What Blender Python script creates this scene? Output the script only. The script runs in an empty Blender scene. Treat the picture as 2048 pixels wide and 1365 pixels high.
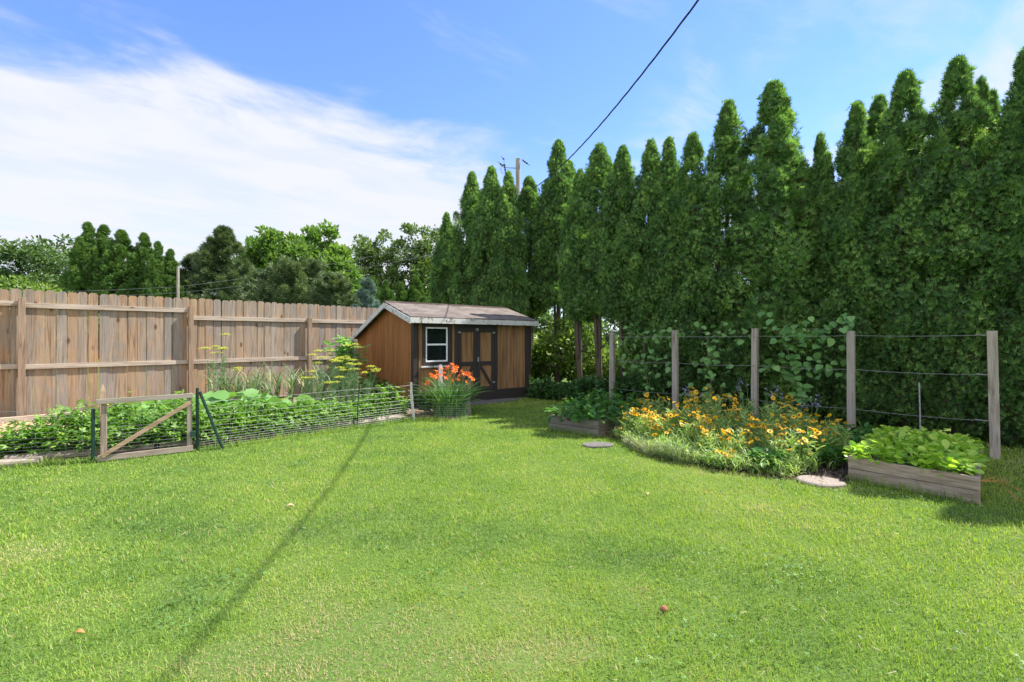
import bpy, math, random
import numpy as np
from mathutils import Vector
SC = bpy.context.scene
COL = SC.collection
R = math.radians
# ------------------------------------------------------------------ camera
cd = bpy.data.cameras.new("camera"); cam = bpy.data.objects.new("camera", cd); COL.objects.link(cam)
cd.sensor_width = 36; cd.lens = 950/2048*36; cd.shift_y = -3.5/2048
cd.clip_start = 0.05; cd.clip_end = 3000
cam.location = (0, 0, 1.4); cam.rotation_euler = (R(90), 0, 0)
SC.camera = cam
# ------------------------------------------------------------------ light
SUN_EL, SUN_AZ = R(52.5), R(69)
w = bpy.data.worlds.new("World"); SC.world = w; w.use_nodes = True
nt = w.node_tree; nt.nodes.clear()
def wn(t, **k):
    n = nt.nodes.new(t)
    for a, b in k.items(): setattr(n, a, b)
    return n
def wm(op, a, b=None, c=None, clamp=False):
    n = wn('ShaderNodeMath', operation=op, use_clamp=clamp)
    for i, v in enumerate((a, b, c)):
        if v is None: continue
        if isinstance(v, (int, float)): n.inputs[i].default_value = v
        else: nt.links.new(v, n.inputs[i])
    return n.outputs[0]
sky = wn('ShaderNodeTexSky', sky_type='NISHITA', sun_disc=False, sun_elevation=SUN_EL, sun_rotation=SUN_AZ,
         altitude=200, air_density=1.0, dust_density=0.0, ozone_density=2.2)
hs = wn('ShaderNodeHueSaturation'); hs.inputs['Saturation'].default_value = 1.0; hs.inputs['Value'].default_value = 1.0
tn_ = wn('ShaderNodeMix', data_type='RGBA', blend_type='MULTIPLY'); tn_.inputs[0].default_value = 1; tn_.inputs[7].default_value = (.58, .67, .92, 1)
nt.links.new(sky.outputs[0], tn_.inputs[6]); nt.links.new(tn_.outputs[2], hs.inputs['Color'])
geo = wn('ShaderNodeTexCoord'); sep = wn('ShaderNodeSeparateXYZ'); nt.links.new(geo.outputs['Generated'], sep.inputs[0])
dz = wm('MAXIMUM', sep.outputs[2], 0.03)
ca = wm('DIVIDE', sep.outputs[0], dz); cb = wm('DIVIDE', sep.outputs[1], dz)     # point on the cloud layer
comb = wn('ShaderNodeCombineXYZ')
nt.links.new(wm('ADD', wm('MULTIPLY', ca, 0.82), wm('MULTIPLY', cb, 0.57)), comb.inputs[0])
nt.links.new(wm('SUBTRACT', wm('MULTIPLY', cb, 0.82), wm('MULTIPLY', ca, 0.57)), comb.inputs[1])
def cnoise(sx, sy, scale, detail, rough, off=0, dist=0.0):
    mp = wn('ShaderNodeMapping'); mp.inputs['Scale'].default_value = (sx, sy, 1); mp.inputs['Location'].default_value = (off, off*.7, off)
    nt.links.new(comb.outputs[0], mp.inputs[0])
    n = wn('ShaderNodeTexNoise'); n.inputs['Scale'].default_value = scale; n.inputs['Detail'].default_value = detail
    n.inputs['Roughness'].default_value = rough; n.inputs['Distortion'].default_value = dist
    nt.links.new(mp.outputs[0], n.inputs['Vector']); return n.outputs[0]
def sstep(v, lo, hi):
    n = wn('ShaderNodeMapRange', interpolation_type='SMOOTHSTEP'); n.inputs[1].default_value = lo; n.inputs[2].default_value = hi
    nt.links.new(v, n.inputs[0]); return n.outputs[0]
nA = cnoise(0.8, 1.0, 1.5, 9, 0.58, 3.1, 0.3); nB = cnoise(0.5, 1.2, 2.2, 9, 0.6, 9.7, 0.5)
# the big bank on the left: beyond a line across the layer
dist = wm('ADD', wm('MULTIPLY', wm('ADD', ca, 1.66), -0.577), wm('MULTIPLY', wm('SUBTRACT', cb, 1.54), 0.817))
dist = wm('ADD', dist, wm('MULTIPLY', wm('SUBTRACT', nA, 0.5), 2.1))
bank = sstep(dist, -0.28, 0.42)
bank = wm('MULTIPLY', bank, wm('SUBTRACT', 1.0, sstep(wm('ADD', ca, wm('MULTIPLY', nB, 0.6)), -0.15, 0.75)))
bank = wm('MULTIPLY', bank, wm('ADD', 0.80, wm('MULTIPLY', sstep(nA, 0.36, 0.60), 0.20)))
# thin wisps elsewhere
wisp = wm('MULTIPLY', sstep(nB, 0.5, 0.8), 0.38)
# right-hand veil
dr = wm('ADD', wm('SUBTRACT', ca, 1.35), wm('MULTIPLY', wm('SUBTRACT', nA, 0.5), 1.6))
veil = wm('MULTIPLY', sstep(dr, 0.0, 0.5), wm('ADD', 0.35, wm('MULTIPLY', sstep(nB, 0.36, 0.62), 0.50)))
# pale air low over the horizon
low = wm('MULTIPLY', wm('SUBTRACT', 1.0, sstep(sep.outputs[2], 0.02, 0.42)), 0.62)
w2 = wm('MULTIPLY', wm('SUBTRACT', 1.0, sstep(wm('ABSOLUTE', wm('SUBTRACT', ca, 0.78)), 0.05, 0.30)), wm('MULTIPLY', sstep(nB, 0.40, 0.66), 0.42))
wisp = wm('MAXIMUM', wisp, w2)
mask = wm('MAXIMUM', wm('MAXIMUM', bank, wisp), wm('MAXIMUM', veil, low), clamp=True)
mix = wn('ShaderNodeMix', data_type='RGBA'); nt.links.new(mask, mix.inputs[0]); nt.links.new(hs.outputs[0], mix.inputs[6])
mix.inputs[7].default_value = (2.65, 2.72, 2.9, 1)
back_fill = wm('MULTIPLY', sstep(wm('MULTIPLY', sep.outputs[1], -1.0), 0.0, 0.55), wm('ADD', 0.55, wm('MULTIPLY', sstep(nA, 0.35, 0.65), 0.45)))  # unseen bright cloud added behind the camera to fill the shaded hedge
mix2 = wn('ShaderNodeMix', data_type='RGBA'); nt.links.new(back_fill, mix2.inputs[0]); nt.links.new(mix.outputs[2], mix2.inputs[6]); mix2.inputs[7].default_value = (4.8, 4.9, 5.15, 1)
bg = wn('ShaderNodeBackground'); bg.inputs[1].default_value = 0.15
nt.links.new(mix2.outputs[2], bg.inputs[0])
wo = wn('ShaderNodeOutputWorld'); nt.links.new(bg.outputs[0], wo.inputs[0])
sd = bpy.data.lights.new("sun", 'SUN'); sd.energy = 4.8; sd.angle = R(0.53); sd.color = (1.0, 0.955, 0.88)
so = bpy.data.objects.new("sun", sd); COL.objects.link(so)
SL = Vector((-math.sin(SUN_AZ)*math.cos(SUN_EL), -math.cos(SUN_AZ)*math.cos(SUN_EL), -math.sin(SUN_EL)))
so.rotation_euler = SL.to_track_quat('-Z', 'Y').to_euler(); so.location = (8, 5, 14)
SC.view_settings.view_transform = 'Standard'; SC.view_settings.look = 'None'
SC.view_settings.exposure = 1.2; SC.view_settings.gamma = 1
SC.render.engine = 'CYCLES'
SC.cycles.max_bounces = 6; SC.cycles.diffuse_bounces = 3; SC.cycles.transmission_bounces = 4
SC.cycles.use_denoising = True; SC.cycles.denoising_prefilter = 'NONE'; SC.cycles.caustics_reflective = False; SC.cycles.caustics_refractive = False
# ------------------------------------------------------------------ materials
def mat(name):
    m = bpy.data.materials.new(name); m.use_nodes = True; m.node_tree.nodes.clear(); return m
class NT:
    def __init__(s, m): s.t = m.node_tree
    def n(s, ty, **k):
        x = s.t.nodes.new(ty)
        for a, b in k.items(): setattr(x, a, b)
        return x
    def l(s, a, b): s.t.links.new(a, b)
    def noise(s, scale, sc=(1, 1, 1), detail=5, rough=.55, rot=0, dist=0, coord='Object'):
        tc = s.n('ShaderNodeTexCoord'); m1 = s.n('ShaderNodeMapping'); m1.inputs['Rotation'].default_value = (0, 0, rot)
        m2 = s.n('ShaderNodeMapping'); m2.inputs['Scale'].default_value = sc
        s.l(tc.outputs[coord], m1.inputs[0]); s.l(m1.outputs[0], m2.inputs[0])
        n = s.n('ShaderNodeTexNoise'); n.inputs['Scale'].default_value = scale; n.inputs['Detail'].default_value = detail
        n.inputs['Roughness'].default_value = rough; n.inputs['Distortion'].default_value = dist
        s.l(m2.outputs[0], n.inputs['Vector']); return n
    def ramp(s, fac, stops):
        r = s.n('ShaderNodeValToRGB'); e = r.color_ramp.elements
        while len(e) > 1: e.remove(e[-1])
        e[0].position = stops[0][0]; e[0].color = (*stops[0][1], 1)
        for p, c in stops[1:]:
            x = e.new(p); x.color = (*c, 1)
        s.l(fac, r.inputs[0]); return r.outputs[0]
    def attr(s, name='tint'):
        a = s.n('ShaderNodeAttribute'); a.attribute_name = name; return a.outputs['Fac']
    def math(s, op, a, b):
        n = s.n('ShaderNodeMath', operation=op)
        for i, v in enumerate((a, b)):
            if isinstance(v, (int, float)): n.inputs[i].default_value = v
            else: s.l(v, n.inputs[i])
        return n.outputs[0]
    def mix(s, f, a, b, mode='MIX'):
        n = s.n('ShaderNodeMix', data_type='RGBA', blend_type=mode)
        for i, v in ((0, f), (6, a), (7, b)):
            if isinstance(v, (int, float)): n.inputs[i].default_value = v
            elif isinstance(v, tuple): n.inputs[i].default_value = (*v, 1)
            else: s.l(v, n.inputs[i])
        return n.outputs[2]
    def out(s, col, rough=.7, bump=None, bs=.3, bd=.01, spec=.3, metal=0, transl=0, tcol=None):
        p = s.n('ShaderNodeBsdfPrincipled')
        if isinstance(col, tuple): p.inputs['Base Color'].default_value = (*col, 1)
        else: s.l(col, p.inputs['Base Color'])
        p.inputs['Roughness'].default_value = rough; p.inputs['Specular IOR Level'].default_value = spec; p.inputs['Metallic'].default_value = metal
        if bump is not None:
            b = s.n('ShaderNodeBump'); b.inputs['Strength'].default_value = bs; b.inputs['Distance'].default_value = bd
            s.l(bump, b.inputs['Height']); s.l(b.outputs[0], p.inputs['Normal'])
        o = s.n('ShaderNodeOutputMaterial'); sh = p.outputs[0]
        if transl:
            t = s.n('ShaderNodeBsdfTranslucent'); mx = s.n('ShaderNodeMixShader'); mx.inputs[0].default_value = transl
            tc = col if tcol is None else tcol
            if isinstance(tc, tuple): t.inputs[0].default_value = (*tc, 1)
            else: s.l(tc, t.inputs[0])
            s.l(sh, mx.inputs[1]); s.l(t.outputs[0], mx.inputs[2]); sh = mx.outputs[0]
        s.l(sh, o.inputs[0])
def leafmat(name, stops, transl=.35, rough=.5, spec=.35, tb=(1.25, 1.35, .6), wob=0.0):
    m = mat(name); t = NT(m); f = t.attr()
    if wob:
        n = t.noise(wob, detail=3); f = t.math('ADD', f, t.math('MULTIPLY', t.math('SUBTRACT', n.outputs[0], .5), .9))
    c = t.ramp(f, stops); tc = t.mix(1.0, c, tb, 'MULTIPLY')
    t.out(c, rough, spec=spec, transl=transl, tcol=tc); return m
def woodmat(name, stops, along='z', rot=0, rough=.8, grain=26, grey=None, knots=True, bs=.5):
    """stops: ramp over the per-board tint; grain streaks run along the given axis"""
    m = mat(name); t = NT(m)
    sc = {'z': (1, 1, .05), 'x': (.05, 1, 1), 'y': (1, .05, 1)}[along]
    n1 = t.noise(grain, sc, 6, .62, rot, 1.2); n2 = t.noise(grain*4, sc, 3, .6, rot)
    base = t.ramp(t.attr(), stops)
    g = t.ramp(n1.outputs[0], [(.32, (.50, .44, .38)), (.5, (.92, .90, .88)), (.7, (1.15, 1.13, 1.1))])
    c = t.mix(1.0, base, g, 'MULTIPLY')
    if name.startswith('weathered_cedar'):
        st = t.noise(2.6, (1, 1, .55), 5, .65, rot, .8); c = t.mix(t.ramp(st.outputs[0], [(.46, (0, 0, 0)), (.66, (.75, .75, .75))]), c, (.23, .205, .185))
        o_ = t.noise(5.5, (1, 1, .3), 4, .6, rot); c = t.mix(t.ramp(o_.outputs[0], [(.56, (0, 0, 0)), (.74, (.5, .5, .5))]), c, (.50, .27, .12))
    c = t.mix(.35, c, t.ramp(n2.outputs[0], [(.3, (.55, .5, .45)), (.7, (1.2, 1.2, 1.2))]), 'MULTIPLY')
    big = t.noise(1.7, (1, 1, 1), 4, .6)
    if grey: c = t.mix(t.ramp(big.outputs[0], [(.38, (0, 0, 0)), (.66, (.8, .8, .8))]), c, grey)
    if knots:
        tc = t.n('ShaderNodeTexCoord'); mp = t.n('ShaderNodeMapping'); mp.inputs['Rotation'].default_value = (0, 0, rot)
        m2 = t.n('ShaderNodeMapping'); m2.inputs['Scale'].default_value = tuple(1 if v == 1 else .42 for v in sc)
        t.l(tc.outputs['Object'], mp.inputs[0]); t.l(mp.outputs[0], m2.inputs[0])
        v = t.n('ShaderNodeTexVoronoi'); v.inputs['Scale'].default_value = 4.2; t.l(m2.outputs[0], v.inputs['Vector'])
        k = t.ramp(v.outputs['Distance'], [(.0, (1, 1, 1)), (.07, (.9, .9, .9)), (.12, (.1, .1, .1)), (.16, (0, 0, 0))])
        c = t.mix(k, c, t.mix(1.0, c, (.36, .26, .2), 'MULTIPLY'))
    t.out(c, rough, bump=n1.outputs[0], bs=bs, bd=.004, spec=.2); return m
def plain(name, col, rough=.6, spec=.3, metal=0, ns=20, var=.25, bs=.2):
    m = mat(name); t = NT(m); n = t.noise(ns, detail=6)
    c = t.mix(1.0, col, t.ramp(n.outputs[0], [(.3, (1-var,)*3), (.7, (1+var,)*3)]), 'MULTIPLY')
    t.out(c, rough, bump=n.outputs[0], bs=bs, bd=.005, spec=spec, metal=metal); return m
# ------------------------------------------------------------------ mesh helpers
def link(name, me, m=None, parent=None, mats=None):
    o = bpy.data.objects.new(name, me); COL.objects.link(o)
    for x in (mats or ([m] if m else [])): me.materials.append(x)
    if parent: o.parent = parent
    return o
def tag(o, label=None, cat=None, group=None, kind=None):
    for k, v in (('label', label), ('category', cat), ('group', group), ('kind', kind)):
        if v: o[k] = v
    return o
def empty(name, loc=(0, 0, 0), label=None, cat=None, group=None, rz=0):
    o = bpy.data.objects.new(name, None); COL.objects.link(o); o.location = loc; o.rotation_euler = (0, 0, rz)
    o.empty_display_size = .1
    return tag(o, label, cat, group)
def children(o, pool): return [c for c in pool if c.parent == o]
def clone(o, kids, parent=None):
    c = o.copy(); COL.objects.link(c); c.parent = parent
    for k, kk in kids: clone(k, kk, c)
    return c
class MB:
    def __init__(s): s.v = []; s.f = []; s.t = []; s.m = []
    def add(s, vs, fs, tint=.5, mi=0):
        b = len(s.v); s.v += [tuple(p) for p in vs]; s.f += [tuple(b+i for i in f) for f in fs]; s.t += [tint]*len(vs); s.m += [mi]*len(fs)
    def box(s, c, ax, h, tint=.5, mi=0):
        c = Vector(c); ax = [Vector(a) for a in ax]; vs = []
        for k in (-1, 1):
            for i, j in ((-1, -1), (1, -1), (1, 1), (-1, 1)):
                vs.append(c+ax[0]*h[0]*i+ax[1]*h[1]*j+ax[2]*h[2]*k)
        s.add(vs, [(3, 2, 1, 0), (4, 5, 6, 7), (0, 1, 5, 4), (1, 2, 6, 5), (2, 3, 7, 6), (3, 0, 4, 7)], tint, mi)
    def bar(s, a, b, wd, th, up=(0, 0, 1), tint=.5, mi=0):
        """board from a to b; wd measured along 'up', th across"""
        a = Vector(a); b = Vector(b); d = b-a; L = d.length; d.normalize(); up = Vector(up); up = (up-d*up.dot(d)).normalized(); sd = d.cross(up)
        s.box((a+b)/2, (d, sd, up), (L/2, th/2, wd/2), tint, mi)
    def prism(s, prof, a, b, up=(0, 0, 1), tint=.5, mi=0):
        """profile [(side, up)...] swept a->b"""
        a = Vector(a); b = Vector(b); d = (b-a).normalized(); up = Vector(up); up = (up-d*up.dot(d)).normalized(); sd = d.cross(up)
        n = len(prof); vs = [p+sd*x+up*y for p in (a, b) for x, y in prof]
        s.add(vs, [tuple(range(n))[::-1], tuple(range(n, 2*n))]+[(i, (i+1) % n, n+(i+1) % n, n+i) for i in range(n)], tint, mi)
    def tube(s, pts, rad, n=8, tint=.5, mi=0, cap=True):
        pts = [Vector(p) for p in pts]; k = len(pts)
        if not hasattr(rad, '__len__'): rad = [rad]*k
        vs = []; ref = None
        for i, p in enumerate(pts):
            d = (pts[min(i+1, k-1)]-pts[max(i-1, 0)]).normalized()
            if ref is None: ref = Vector((1, 0, 0)) if abs(d.x) < .8 else Vector((0, 1, 0))
            ref = (ref-d*ref.dot(d)).normalized(); bb = d.cross(ref)
            for j in range(n):
                an = 2*math.pi*j/n; vs.append(p+(ref*math.cos(an)+bb*math.sin(an))*rad[i])
        fs = [(i*n+j, i*n+(j+1) % n, (i+1)*n+(j+1) % n, (i+1)*n+j) for i in range(k-1) for j in range(n)]
        if cap: fs += [tuple(range(n))[::-1], tuple((k-1)*n+j for j in range(n))]
        s.add(vs, fs, tint, mi)
    def build(s, name, m=None, parent=None, smooth=False, bevel=0, mats=None):
        me = bpy.data.meshes.new(name); me.from_pydata(s.v, [], s.f); me.update()
        a = me.attributes.new('tint', 'FLOAT', 'POINT'); a.data.foreach_set('value', s.t)
        me.polygons.foreach_set('material_index', s.m)
        if smooth: me.polygons.foreach_set('use_smooth', [True]*len(s.f))
        o = link(name, me, m, parent, mats)
        if bevel:
            b = o.modifiers.new('bevel', 'BEVEL'); b.width = bevel; b.segments = 2; b.limit_method = 'ANGLE'
        return o
def norm(a): return a/np.maximum(np.linalg.norm(a, axis=1, keepdims=True), 1e-9)
def cloud_mesh(name, tv, tf, P, D, N, S, T, tmi=None):
    """copies of a little template (x along D, z along N) as one mesh; tf may mix sizes; tmi material per template face"""
    tv = np.asarray(tv, float); k = len(tv); n = len(P); D = norm(D); B = norm(np.cross(N, D)); N = np.cross(D, B)
    S = np.asarray(S, float).reshape(n, 1, -1)
    if S.shape[2] == 1: S = np.repeat(S, 3, 2)
    V = (P[:, None, :] + D[:, None, :]*(tv[None, :, 0:1]*S[:, :, 0:1]) + B[:, None, :]*(tv[None, :, 1:2]*S[:, :, 1:2]) + N[:, None, :]*(tv[None, :, 2:3]*S[:, :, 2:3])).reshape(-1, 3)
    fl = np.concatenate([np.array(f) for f in tf]); ft = np.array([len(f) for f in tf])
    L = (np.arange(n)[:, None]*k + fl[None, :]).reshape(-1); tot = np.tile(ft, n); start = np.concatenate(([0], np.cumsum(tot)[:-1]))
    me = bpy.data.meshes.new(name); me.vertices.add(len(V)); me.vertices.foreach_set('co', V.astype(np.float32).ravel())
    me.loops.add(len(L)); me.loops.foreach_set('vertex_index', L.astype(np.int32))
    me.polygons.add(len(tot)); me.polygons.foreach_set('loop_start', start.astype(np.int32)); me.polygons.foreach_set('loop_total', tot.astype(np.int32))
    if tmi is not None: me.polygons.foreach_set('material_index', np.tile(np.array(tmi, np.int32), n))
    me.update(calc_edges=True)
    a = me.attributes.new('tint', 'FLOAT', 'POINT'); a.data.foreach_set('value', np.repeat(np.asarray(T, float), k).astype(np.float32))
    return me
def join_np(*sets):
    return [np.concatenate([s[i] for s in sets]) for i in range(len(sets[0]))]
LEAF = ([(0, 0, 0), (.3, .24, .05), (.7, .2, .03), (1, 0, -.08), (.7, -.2, .03), (.3, -.24, .05)], [(0, 1, 2, 3), (0, 3, 4, 5)])
WIDE = ([(0, 0, 0), (-.05, .22, .05), (.25, .46, .07), (.62, .36, .02), (1, 0, -.12), (.62, -.36, .02), (.25, -.46, .07), (-.05, -.22, .05)],
        [(0, 1, 2, 3), (0, 3, 4), (0, 4, 5), (0, 5, 6, 7)])
SPRAY = ([(0, -.05, 0), (0, .05, 0), (.45, .28, .03), (.6, .12, .05), (1, .05, -.03), (.62, -.1, .05), (.5, -.3, .02), (.78, .34, -.04), (.75, -.36, -.04)],
         [(0, 1, 3, 5), (1, 2, 7, 3), (3, 4, 5), (0, 5, 8, 6)])
NEEDLE = ([(0, 0, 0), (.5, .07, 0), (1, 0, 0), (.5, -.07, 0), (.1, 0, 0), (.45, .35, .2), (.9, .55, .3), (.5, .25, .2), (.1, 0, 0), (.45, -.35, .2), (.9, -.55, .3), (.5, -.25, .2)],
          [(0, 1, 2, 3), (4, 5, 6, 7), (8, 9, 10, 11)])
CLUMP3 = ([(0, 0, 0), (.3, .12, .05), (.62, 0, .0), (.3, -.12, .05), (.1, 0, 0), (.25, .3, .1), (.62, .5, .0), (.5, .2, .05), (.1, 0, 0), (.25, -.3, .1), (.62, -.5, .0), (.5, -.2, .05), (.35, 0, .1), (.65, .16, .1), (1, 0, -.05), (.65, -.16, .1)],
          [(0, 1, 2, 3), (4, 5, 6, 7), (8, 9, 10, 11), (12, 13, 14, 15)])
TRI = ([(0, 0, 0), (.28, .2, .04), (.72, .2, .0), (1, 0, -.08), (.72, -.2, .0), (.28, -.2, .04),
        (-.05, .05, 0), (-.02, .34, .05), (.2, .72, .0), (.45, .78, -.08), (.5, .55, 0), (.3, .2, .04),
        (-.05, -.05, 0), (.3, -.2, .04), (.5, -.55, 0), (.45, -.78, -.08), (.2, -.72, .0), (-.02, -.34, .05)],
       [(0, 1, 2, 3), (0, 3, 4, 5), (6, 9, 8, 7), (6, 11, 10, 9), (12, 15, 14, 13), (12, 17, 16, 15)])
OVAL = ([(0, 0, 0), (.2, .2, .05), (.6, .33, .06), (.88, .2, .0), (1, 0, -.06), (.88, -.2, .0), (.6, -.33, .06), (.2, -.2, .05)], [(0, 1, 2), (0, 2, 3, 4), (0, 4, 5, 6), (0, 6, 7)])
BLADE = ([(0, -.5, 0), (0, .5, 0), (.55, .4, .06), (.55, -.4, .06), (1, 0, .28)], [(0, 1, 2, 3), (3, 2, 4)])
ARCH = ([(0, -.5, 0), (0, .5, 0), (.35, .5, .12), (.35, -.5, .12), (.65, .42, .10), (.65, -.42, .10), (.88, .25, -.04), (.88, -.25, -.04), (1.0, 0, -.16)],
        [(0, 1, 2, 3), (3, 2, 4, 5), (5, 4, 6, 7), (7, 6, 8)])
rnd = np.random.default_rng
def sph(g, n): return norm(g.normal(size=(n, 3)))
UP = np.array([0, 0, 1.0])
# ------------------------------------------------------------------ yard frame
U = Vector((.708, .706, 0)); V_ = Vector((.708, -.706, 0)); ZZ = Vector((0, 0, 1)); T1 = Vector((1.99, 9.45, 0))
def yard(s, wd, z=0): return T1+V_*s-U*wd+Vector((0, 0, z))      # s along the trellis, wd in front of it
def hedge(s, off=0): return Vector((2.88+.708*s+.708*off, 10.32-.706*s+.706*off, 0))
YR = math.atan2(V_.y, V_.x)   # heading of the yard's long side
# ------------------------------------------------------------------ palette
M = {}
M['grass'] = mat('grass_blades')
t = NT(M['grass']); n1 = t.noise(.62, detail=5, rough=.65); n2 = t.noise(3.2, detail=3)
f = t.math('ADD', t.math('MULTIPLY', t.attr(), .55), t.math('ADD', t.math('MULTIPLY', t.math('SUBTRACT', n1.outputs[0], .5), 1.35), t.math('MULTIPLY', t.math('SUBTRACT', n2.outputs[0], .5), .55)))
f = t.math('ADD', f, .22)
c = t.ramp(f, [(0, (.07, .15, .055)), (.3, (.17, .285, .06)), (.6, (.30, .42, .06)), (.8, (.40, .45, .13)), (1, (.50, .41, .25))])
t.out(c, .6, spec=.2, transl=.42, tcol=t.mix(1.0, c, (1.2, 1.3, .55), 'MULTIPLY'))
M['dry'] = leafmat('dry_grass_blades', [(0, (.28, .23, .10)), (1, (.52, .45, .26))], .3)
m = M['lawn'] = mat('lawn_ground'); t = NT(m); n1 = t.noise(60, detail=6); n2 = t.noise(.75, detail=4, rough=.6)
c = t.mix(t.ramp(n1.outputs[0], [(.3, (0, 0, 0)), (.6, (1, 1, 1))]), (.055, .075, .022), (.10, .175, .03))
c = t.mix(t.ramp(n2.outputs[0], [(.45, (0, 0, 0)), (.7, (.6, .6, .6))]), c, (.15, .20, .05))
t.out(c, .9, bump=n1.outputs[0], bs=.6, bd=.02, spec=.1)
M['soil'] = plain('garden_soil', (.20, .145, .09), .95, .1, ns=35, var=.5, bs=.9)
M['straw'] = plain('straw_mulch', (.46, .33, .20), .95, .1, ns=45, var=.45, bs=.9)
M['bark'] = plain('bark_mulch', (.075, .055, .04), .95, .1, ns=60, var=.6, bs=.9)
M['chip'] = leafmat('mulch_chips', [(0, (.05, .035, .025)), (.6, (.13, .095, .07)), (1, (.24, .19, .15))], 0.0, .8)
M['strawc'] = leafmat('straw_pieces', [(0, (.32, .21, .11)), (.6, (.52, .38, .22)), (1, (.68, .56, .38))], .1, .7)
FT = [(0, (.25, .225, .20)), (.25, (.29, .25, .21)), (.5, (.33, .255, .185)), (.75, (.35, .25, .165)), (.92, (.31, .20, .12)), (1, (.33, .285, .24))]
M['picket'] = woodmat('weathered_cedar_pickets', FT, 'z', grain=22, grey=None)
M['rail'] = woodmat('weathered_rail_timber', [(0, (.44, .38, .32)), (1, (.50, .42, .34))], 'x', -math.atan2(U.y, U.x))
M['postw'] = woodmat('weathered_post_timber', [(0, (.28, .20, .14)), (1, (.34, .27, .21))], 'z')
M['greypost'] = woodmat('grey_trellis_timber', [(0, (.34, .315, .28)), (1, (.42, .37, .31))], 'z', grain=30)
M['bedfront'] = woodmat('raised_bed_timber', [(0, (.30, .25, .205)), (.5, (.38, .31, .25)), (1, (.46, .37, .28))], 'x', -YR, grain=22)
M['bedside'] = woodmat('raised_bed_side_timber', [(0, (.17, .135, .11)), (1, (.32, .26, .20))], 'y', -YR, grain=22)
M['bedgrey'] = woodmat('grey_bed_timber', [(0, (.16, .15, .14)), (1, (.27, .25, .22))], 'x', -YR, grain=20)
M['log'] = woodmat('garden_border_timber', [(0, (.26, .22, .18)), (1, (.38, .33, .27))], 'x', -math.atan2(1.5, 1.55), grain=18)
M['gatew'] = woodmat('gate_board_timber', [(0, (.34, .30, .26)), (1, (.42, .30, .20))], 'x', -.6, grain=26, knots=False)
M['gatev'] = woodmat('gate_stile_timber', [(0, (.34, .29, .25)), (1, (.50, .36, .24))], 'z', grain=26, knots=False)
M['wire'] = plain('galvanised_wire', (.30, .30, .30), .5, .4, .4, var=.1, bs=0)
M['cable'] = plain('overhead_cable', (.035, .04, .045), .6, var=.2)
M['green'] = plain('green_painted_steel', (.012, .05, .035), .45, .4, var=.3, ns=60)
M['steel'] = plain('dull_steel', (.30, .31, .32), .5, .4, .5)
M['concrete'] = plain('rough_concrete', (.27, .225, .19), .9, .2, ns=70, var=.22, bs=.6)
M['slate'] = plain('grey_stone', (.14, .13, .12), .85, .2, ns=40, var=.3, bs=.6)
M['trunk'] = woodmat('tree_bark', [(0, (.085, .068, .056)), (1, (.17, .14, .11))], 'z', grain=9, knots=False, bs=1.0)
M['twig'] = plain('vine_wood', (.13, .095, .06), .85, var=.4)
M['stem'] = leafmat('green_stems', [(0, (.10, .20, .06)), (1, (.20, .32, .10))], .1)
G1, G2, G3 = (.030, .075, .018), (.055, .135, .025), (.10, .21, .035)
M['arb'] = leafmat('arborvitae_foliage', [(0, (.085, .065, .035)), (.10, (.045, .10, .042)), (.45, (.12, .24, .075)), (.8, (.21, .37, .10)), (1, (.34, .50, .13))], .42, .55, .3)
M['arb2'] = leafmat('far_arborvitae_foliage', [(0, (.035, .085, .025)), (.5, (.09, .18, .04)), (1, (.18, .28, .06))], .25, .55, .2)
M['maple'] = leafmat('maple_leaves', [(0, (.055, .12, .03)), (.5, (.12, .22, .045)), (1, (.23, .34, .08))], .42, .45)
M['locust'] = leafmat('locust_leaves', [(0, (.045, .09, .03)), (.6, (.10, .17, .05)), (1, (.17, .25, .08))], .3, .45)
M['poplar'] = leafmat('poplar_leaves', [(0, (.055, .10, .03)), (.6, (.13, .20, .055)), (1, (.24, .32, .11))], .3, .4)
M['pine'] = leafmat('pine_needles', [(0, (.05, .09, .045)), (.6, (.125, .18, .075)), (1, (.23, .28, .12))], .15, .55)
M['spruce'] = leafmat('blue_spruce_needles', [(0, (.10, .17, .15)), (.6, (.19, .28, .24)), (1, (.30, .40, .35))], .1, .55)
M['brush'] = leafmat('bush_leaves', [(0, (.045, .10, .02)), (.6, (.13, .22, .04)), (1, (.26, .34, .08))], .35)
M['shade'] = leafmat('shade_shrub_leaves', [(0, (.025, .07, .02)), (1, (.07, .16, .035))], .3)
M['straw_leaf'] = leafmat('strawberry_leaves', [(0, (.045, .12, .02)), (.55, (.13, .27, .035)), (1, (.28, .42, .07))], .38, .4)
M['hosta'] = leafmat('pale_strawberry_leaves', [(0, (.13, .30, .04)), (.5, (.32, .53, .06)), (1, (.55, .68, .12))], .42, .35, .45)
M['squash'] = leafmat('squash_leaves', [(0, (.09, .22, .05)), (1, (.22, .40, .11))], .35, .5)
M['bean'] = leafmat('pepper_leaves', [(0, (.04, .13, .03)), (1, (.12, .28, .05))], .35, .4)
M['vine'] = leafmat('grape_leaves', [(0, (.12, .26, .08)), (.7, (.22, .42, .13)), (1, (.36, .54, .18))], .45, .45)
M['garlic'] = leafmat('garlic_leaves', [(0, (.10, .18, .08)), (.6, (.20, .28, .12)), (.8, (.38, .33, .17)), (1, (.48, .38, .22))], .25, .5)
M['dill'] = leafmat('dill_fronds', [(0, (.10, .20, .09)), (1, (.22, .32, .16))], .3)
M['umbel'] = leafmat('dill_flower_heads', [(0, (.45, .50, .05)), (1, (.70, .66, .08))], .3)
M['lily_leaf'] = leafmat('daylily_leaves', [(0, (.05, .14, .04)), (1, (.14, .28, .07))], .3, .4)
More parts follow.
